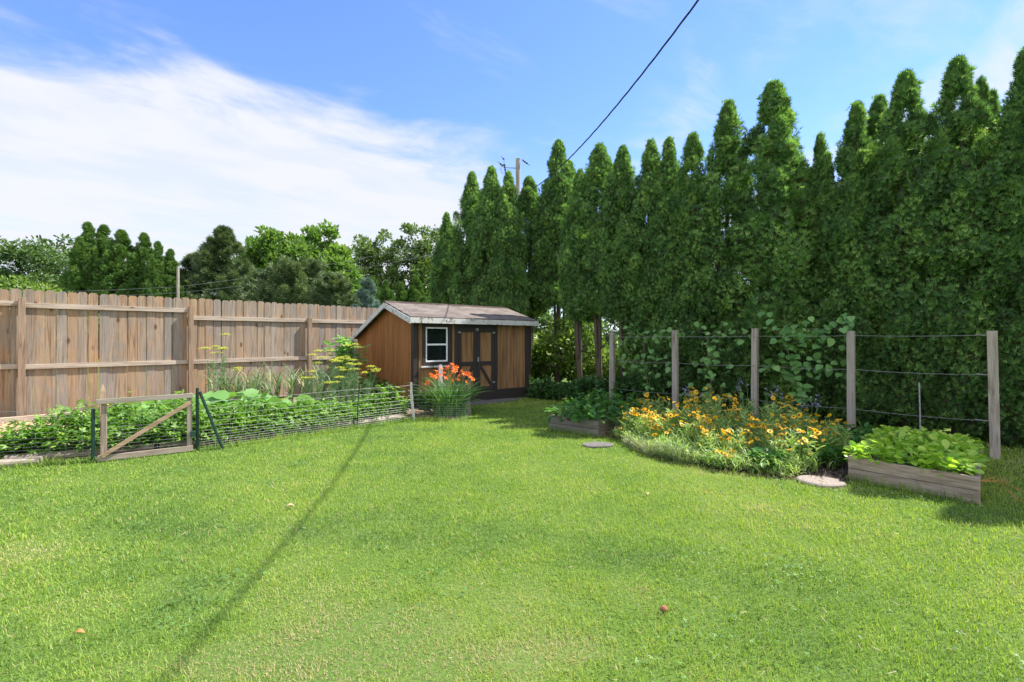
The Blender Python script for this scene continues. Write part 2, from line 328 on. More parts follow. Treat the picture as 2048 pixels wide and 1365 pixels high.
M['lily'] = leafmat('daylily_petals', [(0, (.75, .10, .02)), (.5, (.85, .17, .03)), (1, (.92, .42, .05))], .35, .5, tb=(1.1, 1, .6))
M['lilyc'] = plain('daylily_throats', (.85, .45, .03), .5, var=.1)
M['meadow'] = leafmat('flower_bed_leaves', [(0, (.09, .20, .05)), (.5, (.24, .38, .10)), (1, (.48, .56, .22))], .38)
M['petal'] = leafmat('yellow_petals', [(0, (.90, .38, .012)), (.5, (.93, .55, .02)), (1, (.95, .70, .05))], .3, .5, tb=(1, 1, .6))
M['eye'] = plain('flower_centres', (.16, .035, .012), .8, var=.3, ns=200)
M['lav'] = leafmat('grey_green_border_leaves', [(0, (.13, .20, .08)), (.6, (.26, .32, .17)), (1, (.46, .45, .33))], .25)
M['blue'] = leafmat('blue_violet_petals', [(0, (.24, .26, .46)), (1, (.42, .38, .54))], .3, tb=(1, 1, 1))
M['oran'] = plain('dry_orange_leaf', (.55, .20, .07), .7, var=.3)
M['cone'] = plain('brown_seed_head', (.28, .12, .06), .8, var=.4, ns=120)
m = M['siding_front'] = woodmat('tan_painted_siding', [(0, (.25, .145, .068)), (1, (.29, .17, .082))], 'z', grain=14, knots=False, bs=.5)
m = M['siding_side'] = woodmat('orange_brown_siding', [(0, (.29, .125, .04)), (1, (.34, .155, .055))], 'z', grain=14, knots=False, bs=.6)
M['trim'] = plain('black_brown_trim_paint', (.034, .028, .026), .6, .3, ns=30, var=.3)
def peeling(name):
    m = mat(name); t = NT(m); n = t.noise(16, (1, 1, 1), 8, .7, dist=.4); n2 = t.noise(5, detail=3)
    f = t.math('ADD', t.math('MULTIPLY', n.outputs[0], .7), t.math('MULTIPLY', n2.outputs[0], .3))
    g = t.noise(60, (.3, 1, 1), 4)
    c = t.mix(t.ramp(f, [(.40, (0, 0, 0)), (.47, (1, 1, 1))]), t.mix(g.outputs[0], (.09, .075, .06), (.22, .19, .16)), (.52, .52, .50))
    t.out(c, .75, bump=f, bs=.6, bd=.006); return m
M['fascia'] = peeling('peeling_white_paint')
m = M['roof'] = mat('brown_shingles'); t = NT(m)
tc = t.n('ShaderNodeTexCoord'); br = t.n('ShaderNodeTexBrick'); br.offset = .5
t.l(tc.outputs['UV'], br.inputs[0]); br.inputs['Scale'].default_value = 1; br.inputs['Mortar Size'].default_value = .006
br.inputs['Brick Width'].default_value = .30; br.inputs['Row Height'].default_value = .14
br.inputs['Color1'].default_value = (.12, .10, .088, 1); br.inputs['Color2'].default_value = (.19, .16, .14, 1); br.inputs['Mortar'].default_value = (.05, .035, .03, 1)
n = t.noise(90, detail=4); n2 = t.noise(2.2, detail=5)
c = t.mix(1.0, br.outputs[0], t.ramp(n.outputs[0], [(.3, (.7, .7, .7)), (.7, (1.3, 1.3, 1.3))]), 'MULTIPLY')
c = t.mix(t.ramp(n2.outputs[0], [(.5, (0, 0, 0)), (.75, (.5, .5, .5))]), c, (.26, .225, .19))
t.out(c, .9, bump=br.outputs[1], bs=-.5, bd=.01, spec=.15)
M['glass'] = mat('dark_window_glass'); t = NT(M['glass']); t.out((.006, .009, .01), .06, spec=.7)
M['vinyl'] = plain('white_vinyl', (.72, .74, .75), .4, var=.04, bs=0)
M['white_paint'] = plain('chalky_white_paint', (.42, .42, .41), .6, var=.15)
# ------------------------------------------------------------------ ground
def sheet(name, pts, z, m, kind='structure', label=None, cat=None, uvs=False):
    mb = MB(); mb.add([(x, y, z) for x, y in pts], [tuple(range(len(pts)))])
    return tag(mb.build(name, m), label, cat, None, kind)
def blob(cx, cy, rx, ry, rot, n=28, seed=0, wob=.12):
    r = random.Random(seed); ph = [r.uniform(0, 6.28) for _ in range(4)]; out = []
    for i in range(n):
        a = 2*math.pi*i/n; k = 1+wob*(math.sin(2*a+ph[0])*.5+math.sin(3*a+ph[1])*.5+math.sin(5*a+ph[2])*.3)
        x = rx*k*math.cos(a); y = ry*k*math.sin(a); out.append((cx+x*math.cos(rot)-y*math.sin(rot), cy+x*math.sin(rot)+y*math.cos(rot)))
    return out
mb = MB(); mb.add([(-900, -60, 0), (900, -60, 0), (900, 1400, 0), (-900, 1400, 0)], [(0, 1, 2, 3)])
tag(mb.build('lawn_ground', M['lawn']), kind='structure')
# wire fence line (front of the vegetable garden)
GA = Vector((-4.70, 5.42, 0)); GB = Vector((-3.99, 5.94, 0))
WL = [(-8.2, 3.9), (-6.6, 4.78), (-5.6, 5.16), (-4.74, 5.45)]
WR = [(-3.93, 5.97), (-3.2, 6.72), (-2.43, 7.47), (-2.05, 7.86), (-1.74, 8.22), (-1.5, 8.22), (-1.1, 8.12), (-.8, 8.16), (-.74, 8.5), (-.86, 9.2)]
GARDEN = [(-9.6, 4.0), (-8.1, 4.1)]+[(x-.12, y+.16) for x, y in WL[1:]]+[(x-.12, y+.14) for x, y in WR[:6]]+[(-1.1, 8.3), (-.95, 8.5), (-1.0, 9.2), (-1.9, 9.6), (-3.9, 12.0), (-3.6, 13.0), (-8.5, 8.1), (-12, 4.6)]
sheet('garden_soil', GARDEN, .012, M['soil'])
BED = [tuple(yard(s, w_)[:2]) for s, w_ in ((1.15, -.3), (1.2, 1.2), (1.45, 2.2), (1.85, 2.5), (2.4, 2.84), (3.2, 2.94), (3.8, 2.84), (4.2, 2.7), (4.4, 2.3), (4.6, 1.2), (4.7, -.3))]
sheet('bark_mulch', BED, .010, M['bark'])
def inpoly(x, y, poly):
    ins = np.zeros(len(x), bool); n = len(poly)
    for i in range(n):
        x1, y1 = poly[i][:2]; x2, y2 = poly[(i+1) % n][:2]
        c = ((y1 > y) != (y2 > y)) & (x < (x2-x1)*(y-y1)/((y2-y1) or 1e-9)+x1); ins ^= c
    return ins
# ------------------------------------------------------------------ lawn grass (nobody could count it)
SHEDL = Vector((-1.99, 9.64, 0)); SHEDR = Vector((.386, 11.57, 0))
SX = (SHEDR-SHEDL).normalized(); SY = Vector((-SX.y, SX.x, 0)); SW = (SHEDR-SHEDL).length; SDp = 3.0
def shed(x, y, z=0): return SHEDL+SX*x+SY*y+Vector((0, 0, z))
SHEDPOLY = [tuple(shed(*p)[:2]) for p in ((-.05, -.1), (SW+.05, -.1), (SW, SDp), (0, SDp))]
BEDR = [yard(4.32, 2.36), yard(5.22, 2.46), yard(5.22, .75), yard(4.32, .75)]
BEDL = [yard(.54, 2.52), yard(1.34, 2.42), yard(1.34, 1.2), yard(.54, 1.25)]
STONES = [((3.00, 4.62), .20, .17), ((1.12, 6.22), .21, .13)]
def grass():
    g = rnd(5); P = []
    x = []; y = []
    def ring(d0, d1, n):
        th = g.uniform(-1.02, 1.02, n); d = np.sqrt(g.uniform(d0*d0, d1*d1, n)); x.append(d*np.sin(th)); y.append(d*np.cos(th)-.0)
    d = 1.2
    while d < 15:
        d2 = d+.4; A = 1.02*(d2*d2-d*d); rho = 17000*min(1, (2.6/d)**1.45); ring(d, d2, int(A*rho)); d = d2
    x = np.concatenate(x); y = np.concatenate(y)
    ok = ~inpoly(x, y, GARDEN) & ~inpoly(x, y, BED) & ~inpoly(x, y, SHEDPOLY) & ~inpoly(x, y, BEDR) & ~inpoly(x, y, BEDL)
    hv = (x-3.26)*.708+(y-10.72)*.706      # behind the hedge line
    ok &= hv < -.45
    for (cx, cy), a, b in STONES: ok &= ((x-cx)/a)**2+((y-cy)/b)**2 > .9
    x = x[ok]; y = y[ok]; n = len(x); dist = np.hypot(x, y)
    # clumps: the density is uneven
    cl = np.sin(x*9.1+np.sin(y*7.3)*1.7)*np.sin(y*8.3+np.sin(x*5.1)*2.1)
    c2 = np.sin(x*31+np.sin(y*23)*2)*np.sin(y*29+np.sin(x*19)*2); c3 = np.sin(x*3.7+2*np.sin(y*2.9))*np.sin(y*4.3+1.5*np.sin(x*3.1))
    P = np.stack([x, y, np.zeros(n)-.004], 1)
    az = g.uniform(0, 2*np.pi, n); lean = np.abs(g.normal(.6, .5, n)).clip(0, 1.5)
    D = np.stack([np.cos(az)*np.sin(lean), np.sin(az)*np.sin(lean), np.cos(lean).clip(.12, 1)], 1); D = norm(D)
    N = norm(np.stack([np.cos(az), np.sin(az), np.zeros(n)], 1)*1.0+g.normal(size=(n, 3))*.25)
    L = g.uniform(.016, .042, n)*(1+.2*cl+.22*c2)*(1+.015*dist); W = g.uniform(.0018, .0036, n)*np.maximum(1, dist/2.6)**.85
    S = np.stack([L, W, L*.5], 1)
    T = g.beta(2.2, 3, n)
    for px, py, rx, ry, a in ((640, 1190, .55, .30, .5), (560, 1300, .5, .22, .6), (90, 1100, .5, .35, .6), (760, 1250, .5, .18, .5), (420, 1340, .6, .12, .4), (700, 1120, .5, .2, .3), (1270, 1190, .25, .2, .35), (870, 1330, .45, .14, .6), (1090, 1300, .35, .12, .55), (300, 960, .9, .3, .25), (180, 1210, .4, .2, .45),
                              (1000, 1180, .3, .2, .3), (330, 1060, .8, .3, -.3), (860, 1100, .6, .3, -.32), (1300, 1120, .6, .3, -.28), (650, 1050, .4, .3, -.25), (1500, 1250, .5, .3, -.2), (430, 1180, .3, .2, -.3), (1180, 930, 1.2, .4, .12)):
        Y = 1330/(py-679); X = (px-1024)/950*Y; q_ = np.exp(-(((x-X)/rx)**2+((y-Y)/ry)**2)*(1+.5*cl)); T = T+1.25*a*q_*(1.0+.4*g.normal(size=n)); L = L*(1-.3*q_*(a > 0))
    T = T+.16*np.clip((x+.3)/2, -1, 1)+.08+.06*c3+.07*cl
    S[:, 0] = L; S[:, 2] = L*.5
    dry = g.random(n) < .07; T[dry] = g.uniform(1.0, 1.7, dry.sum())
    me = cloud_mesh('grass', BLADE[0], BLADE[1], P, D, N, S, T)
    tag(link('grass', me, M['grass']), 'mown bright green lawn grass covering the yard', 'grass', kind='stuff')
    # longer uncut grass along timbers, beds and stones
    segs = [(Vector((*a, 0)), Vector((*b, 0))) for a, b in zip(WL[1:-1]+WR[:6], WL[2:]+WR[1:7])]+[(BEDR[0], BEDR[1]), (BEDL[0], BEDL[1])]
    Q = []
    for a, b in segs:
        k = int((b-a).length*420); tt = g.random(k); nn = Vector((-(b-a).y, (b-a).x, 0)).normalized()
        off = g.normal(-.05, .045, k)
        Q.append(np.stack([a.x+(b.x-a.x)*tt+nn.x*off, a.y+(b.y-a.y)*tt+nn.y*off, np.zeros(k)], 1))
    Q = np.concatenate(Q); n = len(Q); az = g.uniform(0, 6.28, n); lean = np.abs(g.normal(.3, .3, n))
    D = norm(np.stack([np.cos(az)*np.sin(lean), np.sin(az)*np.sin(lean), np.cos(lean)], 1)); N = np.stack([np.cos(az), np.sin(az), np.zeros(n)], 1)
    L = g.uniform(.05, .13, n); S = np.stack([L, g.uniform(.003, .006, n), L*.6], 1)
    me = cloud_mesh('edge_grass', BLADE[0], BLADE[1], Q, D, N, S, g.beta(2, 3, n))
    tag(link('edge_grass', me, M['grass']), 'longer uncut grass along the wire fence and the bed boards', 'grass', kind='stuff')
grass()
g = rnd(66); cx = g.uniform(-4.5, 4, 46); cy = g.uniform(1.9, 6.5, 46); ci = g.integers(0, 46, 2600); rr_ = g.uniform(.08, .3, 46)[ci]
x = cx[ci]+g.normal(0, 1, 2600)*rr_; y = cy[ci]+g.normal(0, 1, 2600)*rr_; k_ = ~inpoly(x, y, GARDEN) & ~inpoly(x, y, BED) & ~inpoly(x, y, BEDR); x = x[k_]; y = y[k_]; n = len(x); az = g.uniform(0, 6.28, n)
M['clover'] = leafmat('clover_leaves', [(0, (.06, .15, .04)), (1, (.16, .30, .08))], .3)
tag(link('clover', cloud_mesh('clover', TRI[0], TRI[1], np.stack([x, y, g.uniform(.018, .04, n)], 1), np.stack([np.cos(az), np.sin(az), g.normal(0, .2, n)], 1), norm(UP+g.normal(size=(n, 3))*.3), g.uniform(.010, .018, n), g.random(n)), M['clover']), 'small clover patches scattered through the lawn', 'clover', kind='stuff')
g = rnd(67); n = 1500; x = g.uniform(-5, 4.5, n); y = g.uniform(1.6, 7, n); k_ = ~inpoly(x, y, GARDEN) & ~inpoly(x, y, BED) & ~inpoly(x, y, BEDR); x = x[k_]; y = y[k_]; n = len(x)
tag(link('grass_clippings', cloud_mesh('grass_clippings', BLADE[0], BLADE[1], np.stack([x, y, g.uniform(.02, .035, n)], 1), norm(g.normal(size=(n, 3))*[1, 1, .2]), norm(UP+g.normal(size=(n, 3))*.3), np.stack([g.uniform(.02, .05, n), g.uniform(.002, .004, n), g.uniform(.01, .02, n)], 1), g.random(n)), M['dry']), 'dry straw coloured grass clippings lying on the lawn', 'clippings', kind='stuff')
# ------------------------------------------------------------------ trees
def arbor_crown(seed, leaders, H=6.0, Rr=.62, z0=.5, n_lobe=270, n_spray=120, size=.095):
    """columnar evergreen; leaders = [(dx, dy, top, radius)]; lumpy upswept lobes of flat sprays"""
    g = rnd(seed); out = []
    for (lx, ly, top, rad) in leaders:
        k = int(n_lobe*(top/H)*rad/Rr)
        tt = g.random(k)**.9; z = z0+(top-z0)*tt
        prof = np.minimum(1, .72+tt*1.6)*np.clip((1-tt)/.45, 0, 1)**.82
        az = g.uniform(0, 2*np.pi, k); inner = g.random(k) < .12
        lump = 1+.26*np.sin(az*3+z*2.3+seed)*np.sin(z*3.1+seed)+.14*np.sin(az*5-z*3.9)
        r = rad*prof*lump*np.where(inner, g.uniform(.2, .6, k), g.uniform(.78, 1.04, k))
        C = np.stack([lx+r*np.cos(az), ly+r*np.sin(az), z], 1)
        lr = g.uniform(.08, .21, k)*(0.5+.5*prof.clip(0, 1))
        out_dir = np.stack([np.cos(az), np.sin(az), np.full(k, .75)], 1)
        # sprays
        ci = np.repeat(np.arange(k), n_spray); m_ = len(ci); q = sph(g, m_); q[:, 2] *= 1.55
        rr = g.random(m_)**.3
        P = C[ci]+q*(lr[ci]*rr)[:, None]
        qn = norm(q*np.array([1, 1, .65]))
        D = norm(UP*.75+qn*.45+out_dir[ci]*.2+g.normal(size=(m_, 3))*.5)
        N = norm(qn*1.0+out_dir[ci]*.25+g.normal(size=(m_, 3))*.5)
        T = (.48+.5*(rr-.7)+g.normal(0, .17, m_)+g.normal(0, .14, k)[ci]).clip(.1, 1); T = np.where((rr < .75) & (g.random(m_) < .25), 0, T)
        S = g.uniform(.7, 1.25, m_)*size
        out.append((P, D, N, S, T))
    # tip
    for (lx, ly, top, rad) in leaders:
        m_ = 500; P = np.stack([lx+g.normal(0, .045, m_), ly+g.normal(0, .045, m_), top-.25+g.random(m_)*.33], 1)
        D = norm(np.stack([g.normal(0, .5, m_), g.normal(0, .5, m_), np.ones(m_)], 1)); N = sph(g, m_)
        out.append((P, D, N, g.uniform(.6, 1, m_)*size, g.uniform(.4, .9, m_)))
    return join_np(*out)
def crown_obj(name, sets, tmpl, m, parent):
    P, D, N, S, T = sets
    return link(name, cloud_mesh(name, tmpl[0], tmpl[1], P, D, N, S, T), m, parent)
def trunk_mb(seed, h, r, split=True, lean=.03):
    rn = random.Random(seed); mb = MB()
    pts = [(rn.uniform(-lean, lean)*i, rn.uniform(-lean, lean)*i, h*i/6-.08) for i in range(7)]
    pts[0] = (0, 0, -.05)
    mb.tube(pts, [r*1.5, r*1.05, r*.9, r*.75, r*.55, r*.35, r*.12], 9)
    if split:
        for j in range(2):
            a = rn.uniform(0, 6.28); st = pts[1] if j else pts[0]
            q = [(st[0], st[1], st[2]+.05), (st[0]+math.cos(a)*.14, st[1]+math.sin(a)*.14, h*.25), (st[0]+math.cos(a)*.22, st[1]+math.sin(a)*.22, h*.5), (st[0]+math.cos(a)*.2, st[1]+math.sin(a)*.2, h*.85)]
            mb.tube(q, [r*.8, r*.65, r*.45, r*.12], 7)
    for j in range(10):
        a = rn.uniform(0, 6.28); z = h*rn.uniform(.2, .75); l = rn.uniform(.25, .5)
        mb.tube([(0, 0, z), (math.cos(a)*l*.6, math.sin(a)*l*.6, z+l*.4), (math.cos(a)*l, math.sin(a)*l, z+l*1.1)], [r*.25, r*.18, r*.05], 5)
    return mb
FROND = ([(0, -.03, 0), (.35, .07, .03), (1, 0, -.03), (.35, -.07, .03), (.12, 0, 0), (.42, .25, .02), (.85, .38, -.04), (.48, .12, .03), (.12, 0, 0), (.42, -.25, .02), (.85, -.38, -.04), (.48, -.12, .03)], [(0, 3, 2, 1), (4, 7, 6, 5), (8, 9, 10, 11)])
ARB = []
specs = [
    ([(0, 0, 6.0, .62), (.12, .22, 5.2, .45), (.1, .1, 2.6, .62)], .15), ([(0, 0, 6.0, .52), (-.28, .1, 5.5, .42), (.25, -.1, 5.0, .40), (0, .1, 2.4, .62)], .15),
    ([(0, 0, 6.0, .66), (0, .1, 2.5, .6)], .15), ([(-.12, 0, 6.0, .55), (.22, .05, 5.8, .50), (0, 0, 2.5, .62)], .12), ([(0, 0, 6.0, .58), (.3, .2, 4.9, .42), (-.25, -.15, 4.6, .45), (.1, 0, 2.4, .6)], .12)]
for i, (ld, z0) in enumerate(specs):
    low_ = rnd(900+i)
    sets = arbor_crown(40+i, ld, z0=z0)
    ARB.append((cloud_mesh('crown', FROND[0], FROND[1], *sets), trunk_mb(i, 5.4, .07)))
ARBT = []
for cm, tb in ARB:
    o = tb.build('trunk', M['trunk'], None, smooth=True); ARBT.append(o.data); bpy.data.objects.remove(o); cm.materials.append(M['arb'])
# high-clear variants: crown starts above bare trunks (left half of the hedge)
ARBH = []
for i in range(3):
    sets = arbor_crown(70+i, specs[i][0], z0=2.15, n_lobe=280)
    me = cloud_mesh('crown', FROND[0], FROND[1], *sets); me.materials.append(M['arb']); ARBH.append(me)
TIPS = [  # x in the photo's width, tip height row, spread, type (h = bare trunks), label
 (893, 425, .85, 'h', 'shortest arborvitae at the shed end of the hedge row'),
 (944, 345, .9, 'h', 'second arborvitae from the shed end, slim rounded tip'),
 (983, 333, .85, 'h', 'arborvitae whose tip stands just left of the utility pole'),
 (1017, 342, .8, 'h', 'arborvitae rising right in front of the utility pole base'),
 (1058, 352, .95, 'h', 'broad low tip arborvitae just right of the utility pole'),
 (1117, 279, .95, 'h', 'tall pointed arborvitae that the overhead cable crosses'),
 (1160, 338, .7, 'h', 'low arborvitae tucked right of the cable tree'),
 (1199, 287, 1.0, 'h', 'blunt topped arborvitae above the leftmost trellis post'),
 (1246, 292, .85, 'h', 'slim arborvitae right beside the blunt topped one'),
 (1302, 277, .9, 'f', 'arborvitae with ragged tip between first and second trellis posts'),
 (1338, 274, .9, 'f', 'twin tipped arborvitae above the second trellis post'),
 (1386, 265, .95, 'f', 'rounded arborvitae left of the narrow spire tree'),
 (1456, 198, 1.0, 'f', 'narrow spire arborvitae left of the widest one'),
 (1546, 162, 1.25, 'f', 'widest arborvitae with double tip above the third trellis post'),
 (1640, 266, .75, 'f', 'small arborvitae in the dip between two giants'),
 (1712, 202, .95, 'f', 'arborvitae above the fourth trellis post, sloping shoulder'),
 (1757, 188, .9, 'f', 'arborvitae behind the sloping shouldered one'),
 (1812, 142, 1.05, 'f', 'tall arborvitae left of the highest spire'),
 (1916, 114, 1.0, 'f', 'highest pointed arborvitae near the right end of the hedge'),
 (1972, 155, .6, 'f', 'dark arborvitae half hidden behind the highest spire'),
 (2056, 94, 1.0, 'f', 'arborvitae cut by the right edge of the picture')]
rn = random.Random(11)
def hedge_tree(s, off, H, sp, ty, i, label):
    p = hedge(s, off)
    root = empty('arborvitae', p, label, 'tree', 'tall arborvitae in the hedge row', rn.uniform(0, 6.28))
    vi = rn.randrange(3) if ty == 'h' else rn.randrange(len(ARB))
    me = ARBH[vi] if ty == 'h' else ARB[vi][0]
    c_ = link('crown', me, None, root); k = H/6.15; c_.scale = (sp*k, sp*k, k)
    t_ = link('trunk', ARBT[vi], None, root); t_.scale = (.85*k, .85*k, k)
for i, (px, py, sp, ty, lab) in enumerate(TIPS):
    r_ = (px-1024)/950; off = rn.uniform(-.18, .22)+(0.5 if 'behind' in lab else 0)+(1.3 if px in (1117, 1058) else 0)
    a, b = 2.88+.708*off, 10.32+.706*off
    s = (b*r_-a)/(.708+.706*r_); Y = b-.706*s
    hedge_tree(s, off, 1.4+(679-py)/950*Y, sp*.95, ty, i, lab)
for s, H, lb in ((6.3, 5.9, 'first'), (7.05, 6.0, 'second'), (7.8, 5.6, 'third')):
    hedge_tree(s, rn.uniform(-.1, .1), H, 1.1, 'f', 0, lb+' arborvitae of the hedge row beyond the right edge')
# generic broad-leaved crown
def leafy(seed, C, rad, nb, nl, br, size, flat=.75, up=.4, shell=.55, tmean=.5):
    """blobs of leaves through an ellipsoid; C centre, rad (rx, ry, rz)"""
    g = rnd(seed); q = sph(g, nb); rr = shell+(1-shell)*g.random(nb); rad = np.array(rad)
    lump = 1+.18*np.sin(q[:, 0]*4+seed)*np.cos(q[:, 2]*5+seed*2)
    B = np.array(C)+q*rad*(rr*lump)[:, None]; bs = g.uniform(.6, 1.25, nb)*br
    ci = np.repeat(np.arange(nb), nl); m_ = len(ci); d = sph(g, m_); d2 = d.copy(); d2[:, 2] *= flat
    P = B[ci]+d2*(bs[ci]*g.random(m_)**.42)[:, None]
    D = norm(d+np.array([0, 0, up])*.6+g.normal(size=(m_, 3))*.5); N = norm(g.normal(size=(m_, 3))*.7+UP*.8)
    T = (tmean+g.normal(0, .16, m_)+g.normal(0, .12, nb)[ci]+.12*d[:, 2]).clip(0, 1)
    return P, D, N, g.uniform(.65, 1.3, m_)*size, T
def conifer(seed, H, Rb, nbr, ncl, size, z0=.3, droop=.15, pw=.9, tmean=.5):
    g = rnd(seed); out = []
    tt = g.random(nbr)**.75; z = z0+(H-z0)*tt; az = g.uniform(0, 6.28, nbr); L = Rb*(1-tt)**pw*g.uniform(.7, 1.15, nbr)+.12
    ci = np.repeat(np.arange(nbr), ncl); m_ = len(ci); u = g.random(m_)**.6
    w_ = L[ci]*.22*(1.15-u)
    x = np.cos(az[ci])*L[ci]*u-np.sin(az[ci])*w_*g.normal(size=m_); y = np.sin(az[ci])*L[ci]*u+np.cos(az[ci])*w_*g.normal(size=m_)
    zz = z[ci]+L[ci]*(.35*u*u-droop*u)+g.normal(size=m_)*.06*H/8
    P = np.stack([x, y, zz], 1); D = norm(np.stack([np.cos(az[ci]), np.sin(az[ci]), np.full(m_, .35)], 1)+g.normal(size=(m_, 3))*.55)
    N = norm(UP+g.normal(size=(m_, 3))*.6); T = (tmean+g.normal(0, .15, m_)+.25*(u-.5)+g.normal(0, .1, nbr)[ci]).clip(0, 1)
    return P, D, N, g.uniform(.7, 1.3, m_)*size, T
def gp(px, Y): return ((px-1024)/950*Y, Y, 0)
def limbs(seed, h, r, spread, n=7, base=.3):
    rn_ = random.Random(seed); mb = MB(); mb.tube([(0, 0, -.1), (.05, .03, h*.3), (-.04, .06, h*.6), (.03, 0, h*.92)], [r*1.3, r, r*.65, r*.12], 9)
    for j in range(n):
        a = j*2.4+rn_.uniform(-.4, .4); z = h*(base+.5*j/n); l = spread*rn_.uniform(.5, .9)
        mb.tube([(0, 0, z), (math.cos(a)*l*.5, math.sin(a)*l*.5, z+l*.45), (math.cos(a)*l, math.sin(a)*l, z+l*.95)], [r*.5, r*.3, r*.06], 6)
    return mb
def tree(name, px, Y, label, sets, tmpl, m, h, r, spread, seed, group=None, n=7, base=.3):
    root = empty(name, gp(px, Y), label, 'tree' if 'bush' not in name and 'shrub' not in name else 'shrub', group)
    crown_obj('crown', sets, tmpl, m, root); limbs(seed, h, r, spread, n, base).build('trunk', M['trunk'], root, smooth=True); return root
# --- far left arborvitae group
g6 = [(176, 447, 26, .95), (207, 452, 26.5, 1.0), (244, 462, 26, 1.15), (289, 468, 26.4, .95), (316, 485, 26, .85), (341, 500, 26.3, .9)]
far_arb = cloud_mesh('crown', FROND[0], FROND[1], *arbor_crown(201, [(0, 0, 6.0, .75), (.35, .1, 5.3, .5)], z0=.4, n_lobe=230, n_spray=90, size=.13)); far_arb.materials.append(M['arb2'])
L6 = ['tallest and leftmost arborvitae of the dark group beyond the fence', 'second arborvitae from left in the dark group beyond the fence', 'broad arborvitae third from left in the group beyond the fence',
      'fourth arborvitae from left in the group beyond the fence', 'fifth slender arborvitae of the group beyond the fence', 'shortest arborvitae nearest the small pole beyond the fence']
for (px, py, Y, sp), lab in zip(g6, L6):
    H = 1.4+(679-py)/950*Y; root = empty('arborvitae', gp(px, Y), lab, 'tree', 'arborvitae group beyond the fence', rn.uniform(0, 6.28))
    c_ = link('crown', far_arb, None, root); c_.scale = (sp*H/6, sp*H/6, H/6.1); t_ = link('trunk', ARBT[0], None, root); t_.scale = (1.5, 1.5, H/6)
def H_(py, Y): return 1.4+(679-py)/950*Y
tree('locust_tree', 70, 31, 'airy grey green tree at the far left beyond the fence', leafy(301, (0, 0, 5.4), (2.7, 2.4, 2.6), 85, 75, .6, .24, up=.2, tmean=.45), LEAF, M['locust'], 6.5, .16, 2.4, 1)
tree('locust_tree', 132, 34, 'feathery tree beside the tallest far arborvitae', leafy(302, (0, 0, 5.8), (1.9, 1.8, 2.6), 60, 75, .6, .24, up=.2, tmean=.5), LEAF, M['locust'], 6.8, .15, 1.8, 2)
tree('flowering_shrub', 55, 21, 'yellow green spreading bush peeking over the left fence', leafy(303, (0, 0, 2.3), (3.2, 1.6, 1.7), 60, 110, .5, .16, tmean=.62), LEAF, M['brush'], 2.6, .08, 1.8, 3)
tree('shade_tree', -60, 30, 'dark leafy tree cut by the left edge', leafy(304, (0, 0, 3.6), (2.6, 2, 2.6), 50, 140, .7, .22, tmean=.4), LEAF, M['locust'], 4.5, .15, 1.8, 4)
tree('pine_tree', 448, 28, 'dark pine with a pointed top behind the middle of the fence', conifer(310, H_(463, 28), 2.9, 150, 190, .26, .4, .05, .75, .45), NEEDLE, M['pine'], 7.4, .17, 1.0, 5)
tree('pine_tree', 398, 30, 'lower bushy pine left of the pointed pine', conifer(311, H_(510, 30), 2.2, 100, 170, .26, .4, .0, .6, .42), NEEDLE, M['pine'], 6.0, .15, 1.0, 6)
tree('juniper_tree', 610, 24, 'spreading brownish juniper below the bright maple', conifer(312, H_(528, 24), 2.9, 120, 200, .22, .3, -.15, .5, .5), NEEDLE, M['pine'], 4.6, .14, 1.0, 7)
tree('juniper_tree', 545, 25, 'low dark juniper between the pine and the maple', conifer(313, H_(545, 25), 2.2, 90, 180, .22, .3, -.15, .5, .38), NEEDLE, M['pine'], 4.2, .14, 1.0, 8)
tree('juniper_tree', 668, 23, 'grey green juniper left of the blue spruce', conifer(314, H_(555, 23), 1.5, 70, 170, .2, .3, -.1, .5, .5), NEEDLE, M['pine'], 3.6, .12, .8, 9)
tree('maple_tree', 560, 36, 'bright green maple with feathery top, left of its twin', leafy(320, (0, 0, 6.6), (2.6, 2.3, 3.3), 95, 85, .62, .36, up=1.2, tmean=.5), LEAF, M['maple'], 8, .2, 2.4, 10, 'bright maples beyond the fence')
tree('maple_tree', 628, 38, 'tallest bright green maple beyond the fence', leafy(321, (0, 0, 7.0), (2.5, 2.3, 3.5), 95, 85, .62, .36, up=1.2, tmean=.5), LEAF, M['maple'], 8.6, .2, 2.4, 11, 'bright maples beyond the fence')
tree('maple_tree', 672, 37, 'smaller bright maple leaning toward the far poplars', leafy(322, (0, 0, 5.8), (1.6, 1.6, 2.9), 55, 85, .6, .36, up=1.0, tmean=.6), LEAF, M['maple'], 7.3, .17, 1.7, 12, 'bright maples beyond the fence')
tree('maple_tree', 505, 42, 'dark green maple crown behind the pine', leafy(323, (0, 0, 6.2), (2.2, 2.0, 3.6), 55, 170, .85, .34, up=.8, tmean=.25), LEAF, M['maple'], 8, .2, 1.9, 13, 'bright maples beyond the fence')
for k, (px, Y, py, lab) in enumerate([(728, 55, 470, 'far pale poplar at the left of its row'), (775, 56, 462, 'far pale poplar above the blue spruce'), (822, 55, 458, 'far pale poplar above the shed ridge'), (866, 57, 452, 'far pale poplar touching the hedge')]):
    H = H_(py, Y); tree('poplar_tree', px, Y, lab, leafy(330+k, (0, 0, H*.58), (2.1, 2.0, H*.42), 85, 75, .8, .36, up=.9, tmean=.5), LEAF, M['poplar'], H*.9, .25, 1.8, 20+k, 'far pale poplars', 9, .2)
tree('blue_spruce', 735, 20.5, 'small silvery blue spruce just left of the shed roof', conifer(340, H_(562, 20.5), 1.05, 90, 170, .13, .1, .1, .8, .5), NEEDLE, M['spruce'], 3.6, .07, .4, 30)
